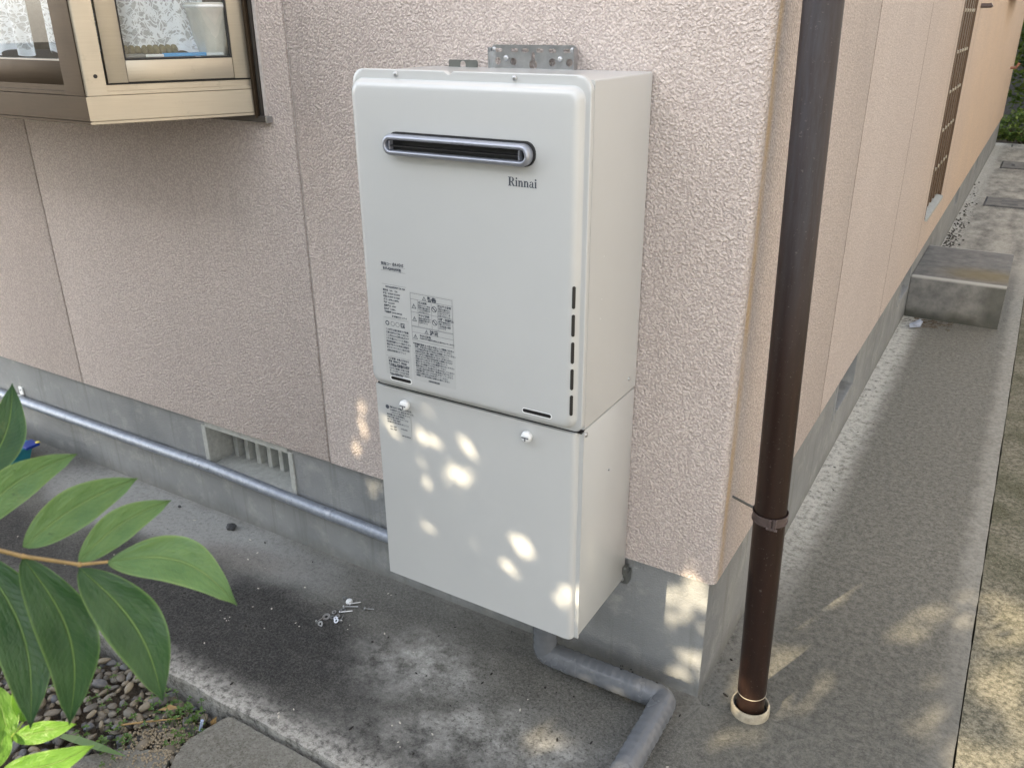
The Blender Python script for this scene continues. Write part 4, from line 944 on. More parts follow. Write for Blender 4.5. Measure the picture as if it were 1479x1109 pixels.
for k in range(260):
    y = 3.85 + abs(random.gauss(0, 1.2)); x = -.01 + abs(random.gauss(0, .045)); s = random.uniform(.003, .009)
    bmesh.ops.create_icosphere(bm, subdivisions=1, radius=s, matrix=Matrix.Translation((x, y, s * .3)))
tag(fin('loose_grit', bm, plain('dark_grit', (.06, .055, .045), .9)), 'dark grit gathered along the foot of the far side wall', 'grit', kind='stuff')

# ================================================================== GRAVEL BED, SLABS
bed = empty('gravel_bed', 'bed of rounded grey river pebbles beside the concrete path', 'gravel bed', (-1.1, -.7, -.05)); bed['kind'] = 'structure'
def blockpoly(name, label, pts, z0, z1, amp, mat):
    bm = bmesh.new(); loop = []
    for i, p in enumerate(pts): loop += edge(p, pts[(i + 1) % len(pts)], .012, amp, len(pts))
    polyslab(bm, loop, z0, z1)
    top = [e for e in bm.edges if all(abs(v_.co.z - z1) < 1e-6 for v_ in e.verts)]
    bmesh.ops.bevel(bm, geom=top, offset=.004, segments=2, affect='EDGES')
    return tag(fin(name, bm, mat, None, 50), label, 'paving slab')
A_pts = [(-.90, -.553), (-.2, -.553), (-.2, -1.1), (-.72, -1.1), (-.925, -.655)]
B_pts = [(-.94, -.668), (-.75, -1.085), (-.78, -1.5), (-1.25, -1.4), (-1.15, -.85), (-1.075, -.755)]
blockpoly('paving_slab', 'rough grey concrete slab butted against the path edge at the bottom', A_pts, -.07, -.012, .004, SLAB)
blockpoly('paving_slab', 'lower rough concrete slab sunk among the pebbles', B_pts, -.08, -.030, .007, SLAB)
def inpoly(x, y, P):
    c = False; n = len(P)
    for i in range(n):
        x1, y1 = P[i]; x2, y2 = P[(i + 1) % n]
        if (y1 > y) != (y2 > y) and x < (x2 - x1) * (y - y1) / (y2 - y1) + x1: c = not c
    return c
def pebmesh(sd, sub=2):
    bm = bmesh.new(); bmesh.ops.create_icosphere(bm, subdivisions=sub, radius=1)
    for v_ in bm.verts:
        d = v_.co.normalized(); v_.co = d * (1 + .34 * noise.noise(d * 1.4 + Vector((sd * 7.1, 3, 1))))
    for f in bm.faces: f.smooth = True
    me = bpy.data.meshes.new('pebble'); bm.to_mesh(me); bm.free(); me.materials.append(PEB); return me
pms = [pebmesh(i) for i in range(9)]
random.seed(21); cand = []; tries = 0
while len(cand) < 1500 and tries < 90000:
    tries += 1; x = random.uniform(-2.9, -.84); y = -.553 - random.random() ** 1.2 * .9
    if inpoly(x, y, A_pts) or inpoly(x, y, B_pts): continue
    s = random.choice((.0075, .0095, .012, .0155)) * random.uniform(.85, 1.15)
    if any((x - a) ** 2 + (y - b) ** 2 < ((s + c_) * .80) ** 2 for a, b, c_ in cand): continue
    cand.append((x, y, s))
cand.sort(key=lambda t: (t[0] + 1.12) ** 2 + (t[1] + .68) ** 2)
proto = None
def pebM(x, y, s, z):
    return Matrix.Translation((x, y, z)) @ Matrix.Rotation(random.uniform(0, 6.28), 4, 'Z') @ Matrix.Rotation(random.uniform(-.45, .45), 4, 'X') @ Matrix.Rotation(random.uniform(-.3, .3), 4, 'Y') @ Matrix.Diagonal((s * random.uniform(1.05, 1.65), s * random.uniform(.75, 1.0), s * random.uniform(.4, .7), 1))
off = Matrix.Translation(-wloc(bed)); bmst = bmesh.new()
pmst = [pebmesh(i + 20, 1) for i in range(4)]
for i, (x, y, s) in enumerate(cand):
    z = -.046 + random.uniform(-.004, .012)
    if i < 290:
        ob = bpy.data.objects.new('pebble', random.choice(pms)); C.objects.link(ob); ob.parent = bed; ob.matrix_local = off @ pebM(x, y, s, z)
    else:
        m_ = random.choice(pmst).copy(); m_.transform(pebM(x, y, s, z)); bmst.from_mesh(m_); bpy.data.meshes.remove(m_)
# second, lower layer and fine grit
for k in range(3000):
    x = random.uniform(-2.6, -.84); y = random.uniform(-1.4, -.55)
    if inpoly(x, y, A_pts) or inpoly(x, y, B_pts): continue
    s = random.uniform(.006, .013); m_ = random.choice(pmst).copy(); m_.transform(pebM(x, y, s, -.056 + random.uniform(-.004, .006))); bmst.from_mesh(m_); bpy.data.meshes.remove(m_)
o = fin('gravel', bmst, PEB, bed); o['kind'] = 'stuff'
bm = bmesh.new()
for k in range(900):
    x = random.gauss(-.965, .06); y = random.gauss(-.665, .035); s = random.uniform(.0014, .0034)
    if inpoly(x, y, A_pts) or y > -.56: continue
    zz = -.029 if inpoly(x, y, B_pts) else -.038 + random.uniform(0, .006)
    bmesh.ops.create_icosphere(bm, subdivisions=1, radius=s, matrix=Matrix.Translation((x, y, zz)))
tag(fin('fine_grit', bm, plain('buff_grit', (.33, .28, .20), .85, 0, .4, 300)), 'buff fine grit spilled between pebbles and concrete slabs', 'grit', kind='stuff')
# weeds
def leaf_tri(bm, c, d, n_, L, W):
    s = d.cross(n_).normalized(); a = bm.verts.new(c); b = bm.verts.new(c + d * L * .5 + s * W * .5 + n_ * L * .1); e = bm.verts.new(c + d * L); f = bm.verts.new(c + d * L * .5 - s * W * .5 + n_ * L * .1)
    bm.faces.new((a, b, e)); bm.faces.new((a, e, f))
def weeds(cx, cy, sx, sy, n, label, hmax=.04):
    bm = bmesh.new()
    for k in range(n):
        x = random.gauss(cx, sx); y = random.gauss(cy, sy)
        if inpoly(x, y, A_pts) or y > -.548: continue
        h = random.uniform(.004, hmax); c = Vector((x, y, -.036)); t = c + Vector((random.uniform(-.01, .01), random.uniform(-.01, .01), h)); tube(bm, [c, t], .0006, 3, False)
        for q in range(3):
            a = q * 2.09 + random.uniform(0, 1); d = Vector((math.cos(a), math.sin(a), random.uniform(-.1, .4))).normalized(); leaf_tri(bm, t, d, Vector((0, 0, 1)), random.uniform(.006, .012), random.uniform(.005, .009))
    return tag(fin('weeds', bm, GRASSM), label, 'weeds', kind='stuff')
weeds(-1.00, -.60, .05, .03, 60, 'small green clover weeds at the path edge by the slab corner')
weeds(-1.08, -.74, .035, .03, 30, 'green weeds where the pebbles meet the lower slab', .03)
weeds(-1.25, -.62, .10, .05, 40, 'scattered green sprigs among the river pebbles', .025)
for (p, q_, r_, lab) in (((-1.090, -.690, -.018), (-.990, -.610, -.016), .0022, 'long dry straw stalk lying across the pebbles'), ((-1.045, -.80, -.020), (-.945, -.745, -.022), .002, 'dry straw stalk on the lower concrete slab')):
    bm = bmesh.new(); p = Vector(p); q_ = Vector(q_); tube(bm, [p, p.lerp(q_, .4) + Vector((.002, -.002, .004)), q_], [r_, r_, r_ * .5], 8); tag(fin('straw_stalk', bm, TWIG, None, 60), lab, 'stalk')
bm = bmesh.new(); tube(bm, [(-.938, -.604, -.030), (-.933, -.598, -.004)], .0035, 12); tag(fin('plastic_stub', bm, plain('pale_blue_plastic', (.45, .55, .78), .4, 0)), 'pale blue plastic stub standing in the weeds by the path edge', 'litter')
bm = bmesh.new()
pts = [Vector((-.922, -.588, -.028)), Vector((-.908, -.578, .004))]
leaf_tri(bm, pts[0], (pts[1] - pts[0]).normalized(), Vector((.5, -.8, .2)).normalized(), .036, .014)
leaf_tri(bm, Vector((-1.06, -.62, -.02)), Vector((.8, .5, .1)).normalized(), Vector((0, 0, 1)), .055, .018)
tag(fin('dry_leaf', bm, TWIG), 'curled brown dry leaves among the pebbles', 'leaf', kind='stuff')
# long blade of grass
bm = bmesh.new(); P = [Vector((-1.19, -.77, -.03)), Vector((-1.12, -.775, .0)), Vector((-1.05, -.765, .005)), Vector((-1.0, -.745, -.01))]
pr = None
for i, (p, w) in enumerate(zip(P, (.006, .009, .008, .001))):
    a = bm.verts.new(p + Vector((.2, 1, .2)).normalized() * w); b = bm.verts.new(p - Vector((.2, 1, .2)).normalized() * w)
    if pr: bm.faces.new((pr[0], pr[1], b, a))
    pr = (a, b)
tag(fin('grass_blade', bm, LEAFD), 'dark green grass blade lying on the lower slab', 'grass')

# ================================================================== SMALL THINGS ON THE CONCRETE
def stone(name, label, x, y, s, mat, sd):
    bm = bmesh.new(); bmesh.ops.create_icosphere(bm, subdivisions=3, radius=1)
    for v_ in bm.verts:
        d = v_.co.normalized(); v_.co = d * (1 + .45 * noise.noise(d * 1.6 + Vector((sd, 0, 0))) + .12 * noise.noise(d * 5))
    bm.transform(Matrix.Translation((x, y, s * .55)) @ Matrix.Diagonal((s, s * .8, s * .62, 1))); return tag(fin(name, bm, mat, None, 40), label, 'stone')
DS = plain('dark_stone', (.05, .052, .055), .7, 0, .3, 120, 200, .002)
stone('dark_stone', 'small dark grey stone alone on the pale concrete near the foundation', -1.462, -.035, .0155, DS, 1)
stone('dark_stone', 'tiny dark pebble between the vent and the leaf tips', -1.70, -.03, .0055, DS, 5)
sc = 'screws and washers in the loose pile on the concrete'
from math import cos, sin
cx0, cy0 = -.92, -.162
def place(px, py):   # offsets read off the pile, metres
    return Vector((cx0 + px, cy0 + py, 0))
def bolt(p, ang, L, label, r=.0019):
    t = empty('bolt', label, 'bolt', (p.x, p.y, 0), sc); d = Vector((cos(ang), sin(ang), .0)); c = p + Vector((0, 0, .0035))
    bm = bmesh.new(); n = 14; pts_ = [c + d * (L * k / n) for k in range(n + 1)]; tube(bm, pts_, [r * (1 if k % 2 else .8) for k in range(n + 1)], 8); fin('shank', bm, STEEL, t, 30)
    bm = bmesh.new(); lathe(bm, [(.0048, 0), (.0048, .002), (.003, .0035)], c, -d, 12); fin('head', bm, STEEL, t, 40)
def washer(p, r, label, z=.001, tilt=0):
    bm = bmesh.new(); m = Matrix.Translation((p.x, p.y, z)) @ Matrix.Rotation(tilt, 4, 'X')
    prof = [(r, 0), (r, .0015), (r * .42, .0015), (r * .42, 0)]; lathe(bm, prof + [prof[0]], (0, 0, 0), (0, 0, 1), 18, False, False); bm.transform(m)
    tag(fin('washer', bm, STEEL, None, 40), label, 'washer', sc)
def bolt2(a, b, label, r=.0019):
    r *= .85; a = Vector((*a, 0)); b = Vector((*b, 0)); d = b - a; bolt(a, math.atan2(d.y, d.x), d.length, label, r)
bolt2((-.913, -.128), (-.894, -.109), 'upper long bolt at the right end of the screw pile', .0022); bolt2((-.919, -.145), (-.888, -.127), 'middle long bolt in the screw pile', .0022); bolt2((-.913, -.167), (-.889, -.147), 'lower long bolt in the screw pile', .0022)
bolt2((-.939, -.226), (-.936, -.203), 'short screw at the left tip of the pile', .0016); bolt2((-.889, -.192), (-.897, -.174), 'tiny screw on the near side of the pile', .0014)
bolt2((-.866, -.124), (-.845, -.114), 'dark small screw lying apart right of the pile', .0016)
washer(Vector((-.932, -.199, 0)), .0105, 'largest flat washer at the left of the screw pile', .002, .25); washer(Vector((-.925, -.228, 0)), .0078, 'washer nearest the camera at the bottom left of the pile', .003, .9)
for i, (a, b, r_, lb) in enumerate(((-.918, -.192, .0068, 'small washer touching the largest flat washer of the pile'), (-.908, -.183, .0066, 'small washer in the heart of the screw pile'), (-.898, -.199, .0066, 'small flat washer on the near right side of the pile'), (-.914, -.155, .0070, 'washer leaning on the head of the middle long bolt'), (-.927, -.175, .0060, 'small washer on the far left side of the pile'), (-.905, -.193, .0058, 'smallest washer between the near washers of the pile'))):
    washer(Vector((a, b, 0)), r_, lb, .001 + .0012 * (i % 3), .25 * (i % 3))
bm = bmesh.new(); lathe(bm, [(.0090, 0), (.0095, .004), (.0070, .008), (.002, .0095)], Vector((-.922, -.122, 0)), (0, .1, 1), 14); tag(fin('cap_nut', bm, WHITEP, None, 40), 'round white headed bolt cap on top of the screw pile', 'cap', sc)
bm = bmesh.new(); lathe(bm, [(.0060, 0), (.0062, .005), (.002, .0065)], Vector((-.942, -.117, 0)), (0, .1, 1), 12); tag(fin('nut', bm, STEEL, None, 40), 'small nut at the far top of the screw pile', 'nut', sc)
bm = bmesh.new(); random.seed(12)
for (x, y) in [(-1.155, -.335), (-1.148, -.325), (-1.14, -.335), (-.985, -.255), (-.94, -.20), (-1.08, -.245), (-.47, -.375), (-.52, -.43), (-.56, -.40), (-.55, -.385), (-1.30, -.12), (-1.9, -.35), (-1.88, -.33), (-.80, -.50)] + [(random.uniform(-2, .4), random.uniform(-.52, -.02)) for _ in range(60)]:
    s = random.uniform(.0008, .0026); bmesh.ops.create_icosphere(bm, subdivisions=1, radius=s, matrix=Matrix.Translation((x, y, .0006)) @ Matrix.Rotation(random.random() * 3, 4, 'Z') @ Matrix.Diagonal((random.uniform(1, 2.6), 1, .5, 1)))
tag(fin('pale_chips', bm, plain('pale_chip', (.55, .52, .45), .8)), 'tiny pale chips scattered on the concrete path', 'debris', kind='stuff')
bm = bmesh.new()
for _ in range(90):
    x = random.uniform(-1.8, .3); y = random.uniform(-.53, .0); s = random.uniform(.0008, .003)
    if x > -.0: y = random.uniform(-.1, 2.5); x = abs(random.gauss(0, .05))
    bmesh.ops.create_icosphere(bm, subdivisions=1, radius=s, matrix=Matrix.Translation((x, y, .0006)) @ Matrix.Rotation(random.random() * 3, 4, 'Z') @ Matrix.Diagonal((random.uniform(1, 3), 1, .6, 1)))
tag(fin('dark_crumbs', bm, plain('dark_crumb', (.02, .018, .015), .9)), 'tiny dark crumbs scattered along the wall foot and path', 'debris', kind='stuff')
# teal dustpan at the left edge
tb = empty('teal_basin', 'teal plastic basin with dark blue rim end at the left edge', 'basin', (-2.5, -.2, 0))
bm = bmesh.new(); 
def bl(ins, z): return [(-2.78 + ins, -.36 + ins, z), (-2.395 - ins, -.36 + ins, z), (-2.345 - ins, -.10 - ins, z), (-2.78 + ins, -.10 - ins, z)]
lv = [[bm.verts.new(p) for p in bl(i_, z_)] for i_, z_ in ((.02, .0), (.0, .075), (-.012, .077), (-.012, .084), (.006, .084), (.03, .012))]
for A, B in zip(lv, lv[1:]):
    for k in range(4): bm.faces.new((A[k], A[(k + 1) % 4], B[(k + 1) % 4], B[k]))
bm.faces.new(lv[0]); bm.faces.new(lv[-1]); fin('tub', bm, TEAL, tb)
bm = bmesh.new(); box(bm, (-2.375, -.13, .080), (-2.325, -.082, .090), .002); fin('rim_corner', bm, BLUEP, tb)
bm = bmesh.new(); box(bm, (-2.338, -.092, .0895), (-2.325, -.080, .0935), .001); fin('tag', bm, YEL, tb)

# ================================================================== SHRUB IN THE FOREGROUND (left)
shrub = empty('garden_shrub', 'leafy garden shrub with glossy compound leaves reaching in from the left', 'shrub', (-.32, -1.5, -.06))
CAM = Vector((0.39231, -1.46355, 1.41629))
def leaf(P0, P1, W, mat, bow=.10, droop=.12, fold=.16, twist=0, tipdroop=0, name='leaf', side=None):
    P0 = Vector(P0); P1 = Vector(P1); d = P1 - P0; L = d.length; d.normalize()
    nrm = (CAM - (P0 + P1) / 2).normalized(); nrm = (nrm - d * nrm.dot(d)).normalized(); nrm = Matrix.Rotation(twist, 3, d) @ nrm; s = d.cross(nrm)
    bm = bmesh.new(); uvl = bm.loops.layers.uv.new('uv'); nu, nv = 36, 12; g = []
    ph = random.uniform(0, 6)
    for i in range(nu + 1):
        u = i / nu
        w = W * .90 * L * .5 * (max(0, math.sin(math.pi * min(1, u ** .82))) ** .84)
        if u > .86: w *= 1 - ((u - .86) / .14) ** 1.3 * .45
        w = max(w, W * L * .006)
        c = P0 + d * (L * u) + s * (bow * L * math.sin(math.pi * u)) - nrm * (droop * L * (u - .0) ** 2.2) + Vector((0, 0, -1)) * (tipdroop * L * max(0, u - .75) ** 2 * 8)
        row = []
        for j in range(nv + 1):
            v = j / nv * 2 - 1
            wav = .018 * L * math.sin(u * 17 + ph + v * 1.5) * abs(v) ** 2
            row.append(bm.verts.new(c + s * (w * v) + nrm * (fold * 1.9 * w * (abs(v) ** 1.25) + wav * .8)))
        g.append(row)
    for i in range(nu):
        for j in range(nv):
            f = bm.faces.new((g[i][j], g[i][j + 1], g[i + 1][j + 1], g[i + 1][j])); f.smooth = True
            for lp, (a, b) in zip(f.loops, ((i, j), (i, j + 1), (i + 1, j + 1), (i + 1, j))): lp[uvl].uv = (a / nu, b / nv)
    me = bpy.data.meshes.new(name); bm.to_mesh(me); bm.free()
    return finm(name, me, mat, shrub)
random.seed(5)
leaf((-.1018, -1.2645, 1.1408), (-.0842 + .004, -1.2022, 1.1674), 0.36, LEAFU, -.10, .10, .14, .15)
leaf((-.0632, -1.2559, 1.1369), (-.0459, -1.1864, 1.1533), 0.37, LEAFU, -.06, .08, .12, .1)
leaf((-.0296, -1.2448, 1.1316), (-.0179, -1.186, 1.1457), 0.35, LEAFU, -.08, .05, .12, .1)
leaf((-.0155, -1.2361, 1.1318), (.0426, -1.1983, 1.0997), 0.4, LEAFU, -.17, .08, .14, -.1)
leaf((-.0283, -1.2455, 1.1287), (.0179, -1.241, 1.0446), 0.37, LEAFD, -.09, .12, .16, .05)
leaf((-.062, -1.258, 1.1314), (-.0346, -1.2717, 1.0216), 0.31, LEAFD, -.11, .14, .16, .05)
leaf((-.0976, -1.2677, 1.1295), (-.0468, -1.287, 1.0309), 0.33, LEAFD, -.10, .12, .16, .05)
leaf((-.155, -1.2334, 1.1399), (-.1647, -1.1871, 1.1928), 0.38, LEAFD, .1, .1, .14, .1)
leaf((-.150, -1.262, 1.132), (-.115, -1.295, 1.03), 0.33, LEAFD, -.10, .12, .16, .05)
leaf((-.1631, -1.253, .9348), (-.1257, -1.2259, .9438), 0.36, LEAFB, .0, .05, .12, .1)
leaf((-.1466, -1.2711, .9298), (-.1033, -1.2282, .9377), 0.36, LEAFB, .08, .05, .12, -.05)
leaf((-.1642, -1.2542, .9339), (-.1914, -1.2419, .9653), 0.5, LEAFB, .0, .05, .12, .05)
leaf((-.1675, -1.2412, .9383), (-.1711, -1.2166, .9661 + .012), 0.4, LEAFB, -.1, .05, .14, .3)
leaf((-.1675, -1.2412, .9383), (-.1633, -1.2196, .9507 + .012), 0.45, LEAFB, -.1, .05, .12, -.2)
leaf((-.1502, -1.2726, .9311), (-.1691, -1.2517, .9446), 0.5, LEAFB, 0, .05, .12, 0)
bm = bmesh.new(); rp = [Vector(p) for p in ((-.26, -1.30, 1.09), (-.1852, -1.2739, 1.1211), (-.0984, -1.2663, 1.1333), (-.0621, -1.2577, 1.1321), (-.0287, -1.2448, 1.1305), (-.0151, -1.2359, 1.1318))]
tube(bm, rp, [.0020, .0015, .0013, .0012, .0010, .0008], 10)
for p in rp[2:5]: bmesh.ops.create_icosphere(bm, subdivisions=2, radius=.0016, matrix=Matrix.Translation(p))
fin('leaf_stalk', bm, STEMM, shrub, 60)
bm = bmesh.new(); tube(bm, [(-.28, -1.40, .74), (-.19, -1.33, .87), (-.1561, -1.2749, .9217), (-.1636, -1.2533, .9348), (-.1675, -1.2412, .9383)], [.0022, .0014, .0012, .001, .0008], 10); fin('leaf_stalk', bm, STEMG, shrub, 60)
bm = bmesh.new(); tube(bm, [(-.32, -1.5, -.08), (-.31, -1.47, .4), (-.285, -1.41, .72), (-.27, -1.34, .95), (-.262, -1.302, 1.085), (-.28, -1.28, 1.35)], [.011, .010, .008, .006, .004, .002], 12); fin('stem', bm, BARK, shrub, 60)

# ================================================================== TREE THAT SHADES THE WALL (behind the camera)
SPOTS=[[-1.651,2.016,0.014,0.004,0.018,-0.019],[-1.572,2.014,0.013,0.004,0.011,-0.011],[-1.544,2.018,0.006,0.001,0.009,-0.011],[-1.475,2.03,0.006,0.001,0.01,-0.011],[-1.461,2.014,0.006,0.001,0.009,-0.011],[-1.445,2.002,0.006,0.001,0.005,-0.007],[-1.587,1.964,0.006,0.001,0.008,-0.009],[-1.538,1.942,0.012,0.003,0.016,-0.018],[-1.507,1.983,0.007,0.001,0.009,-0.011],[-1.493,1.95,0.006,0.001,0.011,-0.013],[-1.46,1.952,0.007,0.002,0.015,-0.016],[-1.573,1.903,0.01,0.003,0.01,-0.011],[-1.498,1.883,0.009,0.003,0.01,-0.01],[-1.6,1.823,0.006,0.002,0.012,-0.01],[-1.588,1.804,0.006,0.002,0.011,-0.012],[-1.545,1.795,0.006,0.002,0.008,-0.009],[-1.355,1.917,0.006,0.001,0.012,-0.013],[-1.347,1.847,0.017,0.006,0.014,-0.015],[-1.336,1.827,0.012,0.004,0.017,-0.017],[-1.381,1.774,0.004,0.001,0.016,-0.017],[-1.357,1.768,0.007,0.002,0.008,-0.009],[-1.555,2.075,0.008,0.001,0.01,-0.009],[-1.233,1.761,0.012,0.004,0.012,-0.013],[-1.249,1.736,0.011,0.004,0.01,-0.011],[-1.222,1.74,0.006,0.002,0.018,-0.017],[-1.454,1.8,0.004,0.002,0.005,-0.005],[-2.039,1.958,0.015,0.004,-0.004,-0.036],[-2.043,2.012,0.011,0.003,-0.002,-0.024],[-2.069,1.887,0.011,0.003,-0.002,-0.019],[-1.163,1.842,0.018,0.007,0.001,-0.015],[-3.374,2.116,0.022,0.003,-0.013,-0.035],[-3.48,2.088,0.023,0.003,-0.013,-0.031],[-1.145,1.803,0.016,0.006,0.002,-0.025],[-1.168,1.808,0.02,0.008,0.001,-0.016],[-1.192,1.752,0.026,0.01,0.002,-0.026],[-1.178,1.735,0.015,0.006,0.002,-0.025],[-1.207,1.686,0.01,0.004,0.003,-0.034],[-1.187,1.64,0.009,0.004,0.002,-0.026],[-1.14,1.622,0.009,0.004,0.001,-0.015],[-1.187,1.553,0.019,0.009,0.001,-0.019],[-1.128,1.696,0.005,0.002,0.001,-0.011],[-2.046,1.791,0.017,0.005,-0.003,-0.035],[-1.074,1.653,0.036,0.013,0.018,-0.015],[-1.085,1.621,0.031,0.012,0.017,-0.014],[-1.055,1.573,0.027,0.01,0.025,-0.02],[-0.996,1.595,0.041,0.016,0.022,-0.017],[-0.949,1.589,0.031,0.011,0.024,-0.02],[-0.983,1.552,0.027,0.01,0.021,-0.016],[-1.133,1.759,0.016,0.006,0.011,-0.01],[-0.921,1.748,0.027,0.01,0.035,-0.035],[-0.931,1.783,0.022,0.008,0.026,-0.026],[-0.745,1.601,0.023,0.009,0.022,-0.022],[-0.712,1.588,0.019,0.006,0.013,-0.014],[-0.88,1.823,0.015,0.006,0.032,-0.034],[-0.923,1.849,0.029,0.01,0.019,-0.021],[-0.668,1.577,0.012,0.005,0.016,-0.018],[-0.644,1.558,0.019,0.008,0.014,-0.015],[-0.839,1.849,0.032,0.012,0.03,-0.036],[-0.772,1.833,0.034,0.012,0.042,-0.05],[-0.769,1.776,0.029,0.012,0.03,-0.035],[-0.706,1.746,0.033,0.013,0.041,-0.05],[-0.717,1.7,0.019,0.007,0.032,-0.038],[-0.65,1.686,0.028,0.01,0.025,-0.031],[-0.587,1.594,0.032,0.012,0.018,-0.021],[-0.598,1.631,0.019,0.007,0.025,-0.031],[-0.598,1.57,0.012,0.005,0.012,-0.013],[-1.282,1.369,0.022,0.008,0.024,-0.013],[-1.227,1.372,0.017,0.007,0.014,-0.008],[-1.071,1.542,0.027,0.01,0.022,-0.016],[-1.151,1.571,0.021,0.007,0.02,-0.015],[-1.019,1.464,0.018,0.007,0.016,-0.012],[-0.974,1.482,0.015,0.006,0.014,-0.01],[-1.052,1.405,0.017,0.006,0.017,-0.011],[-0.803,1.676,0.013,0.005,0.012,-0.012],[-0.948,1.728,0.013,0.005,0.017,-0.016],[-1.16,1.621,0.013,0.004,0.029,-0.022],[-1.321,1.49,0.017,0.007,0.014,-0.008],[-1.238,1.488,0.019,0.008,0.012,-0.008]]
inv = []
for cx, cz, a, b, c_, d_ in SPOTS:
    if cx < -3 : continue
    det = a * d_ - b * c_; inv.append((cx, cz, d_ / det, -c_ / det, -b / det, a / det, max(abs(a), abs(c_)), max(abs(b), abs(d_))))
random.seed(77)
tree = empty('added_shade_tree', 'added broadleaf tree across the garden, crown shaped to throw dappled shade', 'tree', (-2.2, -3.2, -.06))
bm = bmesh.new(); tube(bm, [(-2.2, -3.2, -.1), (-2.15, -3.2, .6), (-2.05, -3.25, 1.3), (-2.0, -3.2, 2.2), (-1.9, -3.2, 3.2)], [.11, .09, .08, .06, .02], 14)
for k in range(9):
    z = .8 + k * .25; a = 1 if k % 2 else -1; tube(bm, [(-2.1, -3.2, z), (-2.1 + a * 1.0, -3.4 + .1 * (k % 3), z + .35), (-2.1 + a * 1.7, -3.3, z + .5)], [.035, .02, .008], 6)
fin('trunk', bm, BARK, tree, 60)
verts = []; faces = []
def addleaf(p, sz):
    d = Vector((random.gauss(0, 1), random.gauss(0, 1), random.gauss(0, .6) - .4)).normalized(); n_ = (SUN * random.uniform(.5, 1) + Vector((random.gauss(0, .45), random.gauss(0, .45), random.gauss(0, .45)))).normalized()
    s = d.cross(n_)
    if s.length < .1: return
    s.normalize(); i = len(verts); L = sz; W = sz * .5; p = p - d * L * .5
    verts.extend((p, p + d * L * .35 + s * W * .5, p + d * L * .7 + s * W * .36, p + d * L, p + d * L * .7 - s * W * .36, p + d * L * .35 - s * W * .5)); faces.append((i, i + 1, i + 2, i + 3, i + 4, i + 5))
def blocked(p, m):
    t = -3.0 - p.y; X = p.x + .37 * t; Z = p.z - .5 * t
    for cx, cz, a, b, c_, d_, ex, ez in inv:
        dx = X - cx; dz = Z - cz
        if abs(dx) > ex + .09 or abs(dz) > ez + .09: continue
        u = a * dx + b * dz; v = c_ * dx + d_ * dz; q = math.sqrt(u * u + v * v)
        if q < 1: return True
        k = (q - 1) / q * math.hypot(dx, dz)
        if q > 1 and k < m: return True
    return False
def ray(X, Z, sz, n):
    pass
for N, zone in ((115000, 0), (60000, 1)):
    for _ in range(N):
        y = random.uniform(-3.45, -2.75)
        if zone: x = random.uniform(-2.5, -.2); z = random.uniform(1.1, 2.9); sz = random.uniform(.04, .06)
        else: x = random.uniform(-3.95, .35); z = random.uniform(-.05, 3.05); sz = random.uniform(.06, .095)  # leaves carried down to the ground to darken the lower wall
        if x > -.35 and random.random() < .75 * (x + .35): continue
        p = Vector((x, y, z))
        if blocked(p, sz * (.27 if z > 1.7 else .30)) and random.random() > .016: continue  # gaps shaped into the crown so sunlight lands in the listed spots
        addleaf(p, sz)
me = bpy.data.meshes.new('crown'); me.from_pydata(verts, [], faces)
o = finm('crown', me, CROWN, tree); o['kind'] = 'stuff'

# ================================================================== FAR END: BUSHES AND WALL
def bush(name, label, c, rx, ry, rz, n, mat, lo, hi):
    t = empty(name, label, 'shrub', (c[0], c[1], -.06), 'green shrubs beyond the far end of the path'); V = []; F = []
    for _ in range(n):
        d = Vector((random.gauss(0, 1), random.gauss(0, 1), random.gauss(0, 1))).normalized() * random.uniform(.35, 1) ** .5
        k = 1 + .3 * noise.noise(d * 2.2 + Vector((c[0], 0, 0)))
        p = Vector((c[0] + d.x * rx * k, c[1] + d.y * ry * k, max(.02, c[2] + d.z * rz * k))); s = random.uniform(lo, hi)
        a = Vector((random.gauss(0, 1), random.gauss(0, 1), random.gauss(0, .5))).normalized(); b = a.cross(Vector((random.gauss(0, .5), random.gauss(0, .5), 1))).normalized(); i = len(V)
        V += [p, p + a * s * .5 + b * s * .28, p + a * s, p + a * s * .5 - b * s * .28]; F.append((i, i + 1, i + 2, i + 3))
    m_ = bpy.data.meshes.new('foliage'); m_.from_pydata(V, [], F); o = finm('foliage', m_, mat, t); o['kind'] = 'stuff'
    bm = bmesh.new()
    for _ in range(14):
        a = random.uniform(0, 6.28); tube(bm, [(c[0] + .1 * math.cos(a), c[1] + .1 * math.sin(a), -.08), (c[0] + rx * .5 * math.cos(a), c[1] + ry * .5 * math.sin(a), c[2])], [.012, .006], 5)
    fin('stem', bm, BARK, t)
bush('shrub', 'tall green shrub beyond the far end of the path', (.45, 11.6, 1.35), .75, .6, 1.2, 9000, BUSH, .05, .10)
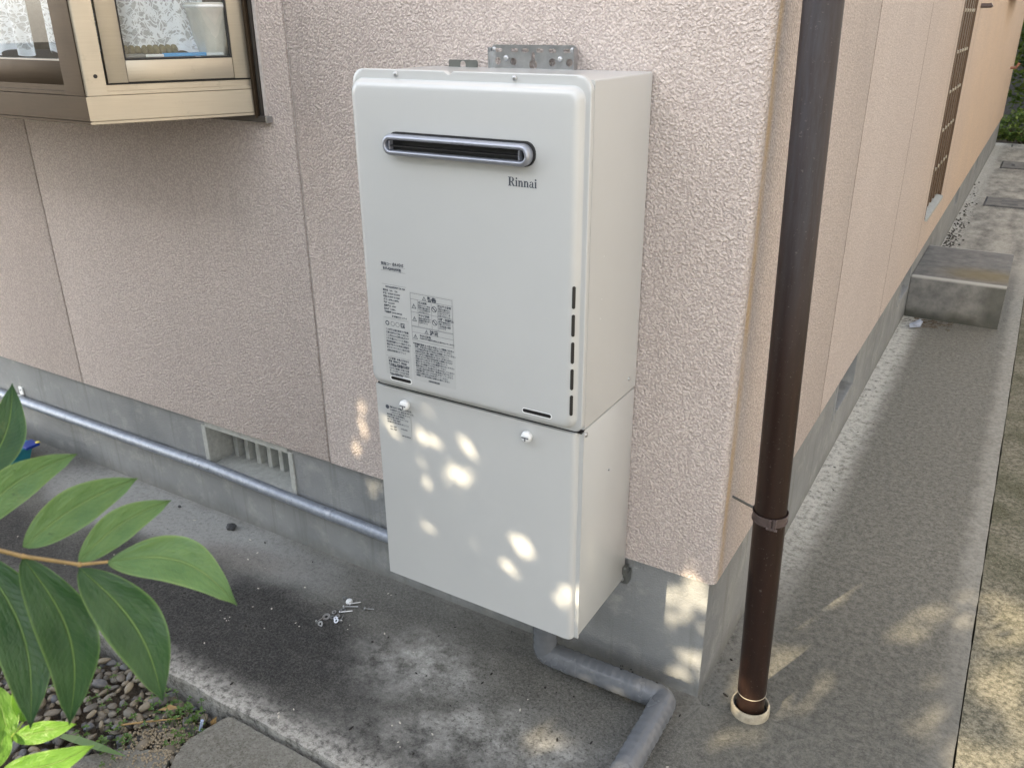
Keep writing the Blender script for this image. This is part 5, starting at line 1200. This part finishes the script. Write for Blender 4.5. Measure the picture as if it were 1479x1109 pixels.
bush('shrub', 'low leafy ground shrub at the far paving edge', (.35, 10.75, .12), .6, .30, .22, 3500, BUSH, .03, .07)
bush('shrub', 'broad green shrub to the right of the far path end', (1.7, 11.5, 1.0), .8, .7, 1.1, 6000, BUSH, .05, .10)
bm = bmesh.new(); 
fw = empty('boundary_wall', 'grey concrete block wall behind the far shrubs', 'wall', (1, 12.6, 0))
for r_ in range(10):
    for c_ in range(18):
        x = -3 + c_ * .4 + (.2 if r_ % 2 else 0); box(bm, (x + .004, 12.6, r_ * .2 + .003), (x + .396, 12.7, r_ * .2 + .197))
box(bm, (-3.2, 12.606, -.08), (4.6, 12.69, 2.0)); o = fin('blocks', bm, plain('grey_block', (.20, .21, .23), .9, 0, .15, 30), fw); o['kind'] = 'stuff'

# added unseen house across the side passage; its pale facade bounces warm fill back
nb = empty('fill_bounce_house', 'added unseen pale house front bouncing fill light onto the side wall', 'house', (3.4, 4, 0))
NBM = plain('fill_bounce_render', (.58, .56, .54), .9, 0, .05, 8, 200, .002)
bm = bmesh.new(); wall_grid(bm, 'x', 0, .12, -4, 12, -.1, 5.2, [(2, 3.6, .9, 2.1), (7, 8.4, 1.2, 2.1), (2, 3.6, 3.4, 4.5)])
bm.transform(Matrix.Translation((3.4, 0, 0)) @ Matrix.Rotation(R(90), 4, 'Z') @ Matrix.Diagonal((1, -1, 1, 1))); fin('wall', bm, NBM, nb)  # front wall of the added fill house
bm = bmesh.new(); box(bm, (3.2, -4.2, 5.2), (5.5, 12.2, 5.32)); fin('roof', bm, BRONZE_SHADED, nb)  # roof of the added fill house
for a, b, c_, d_ in ((2, 3.6, .9, 2.1), (7, 8.4, 1.2, 2.1), (2, 3.6, 3.4, 4.5)):
    bm = bmesh.new(); box(bm, (3.45, a, c_), (3.46, b, d_)); fin('fill_bounce_window', bm, GLASS, nb)
    bm = bmesh.new(); box(bm, (3.6, a - .2, c_ - .2), (3.62, b + .2, d_ + .2)); fin('fill_bounce_blind', bm, ROOM, nb)
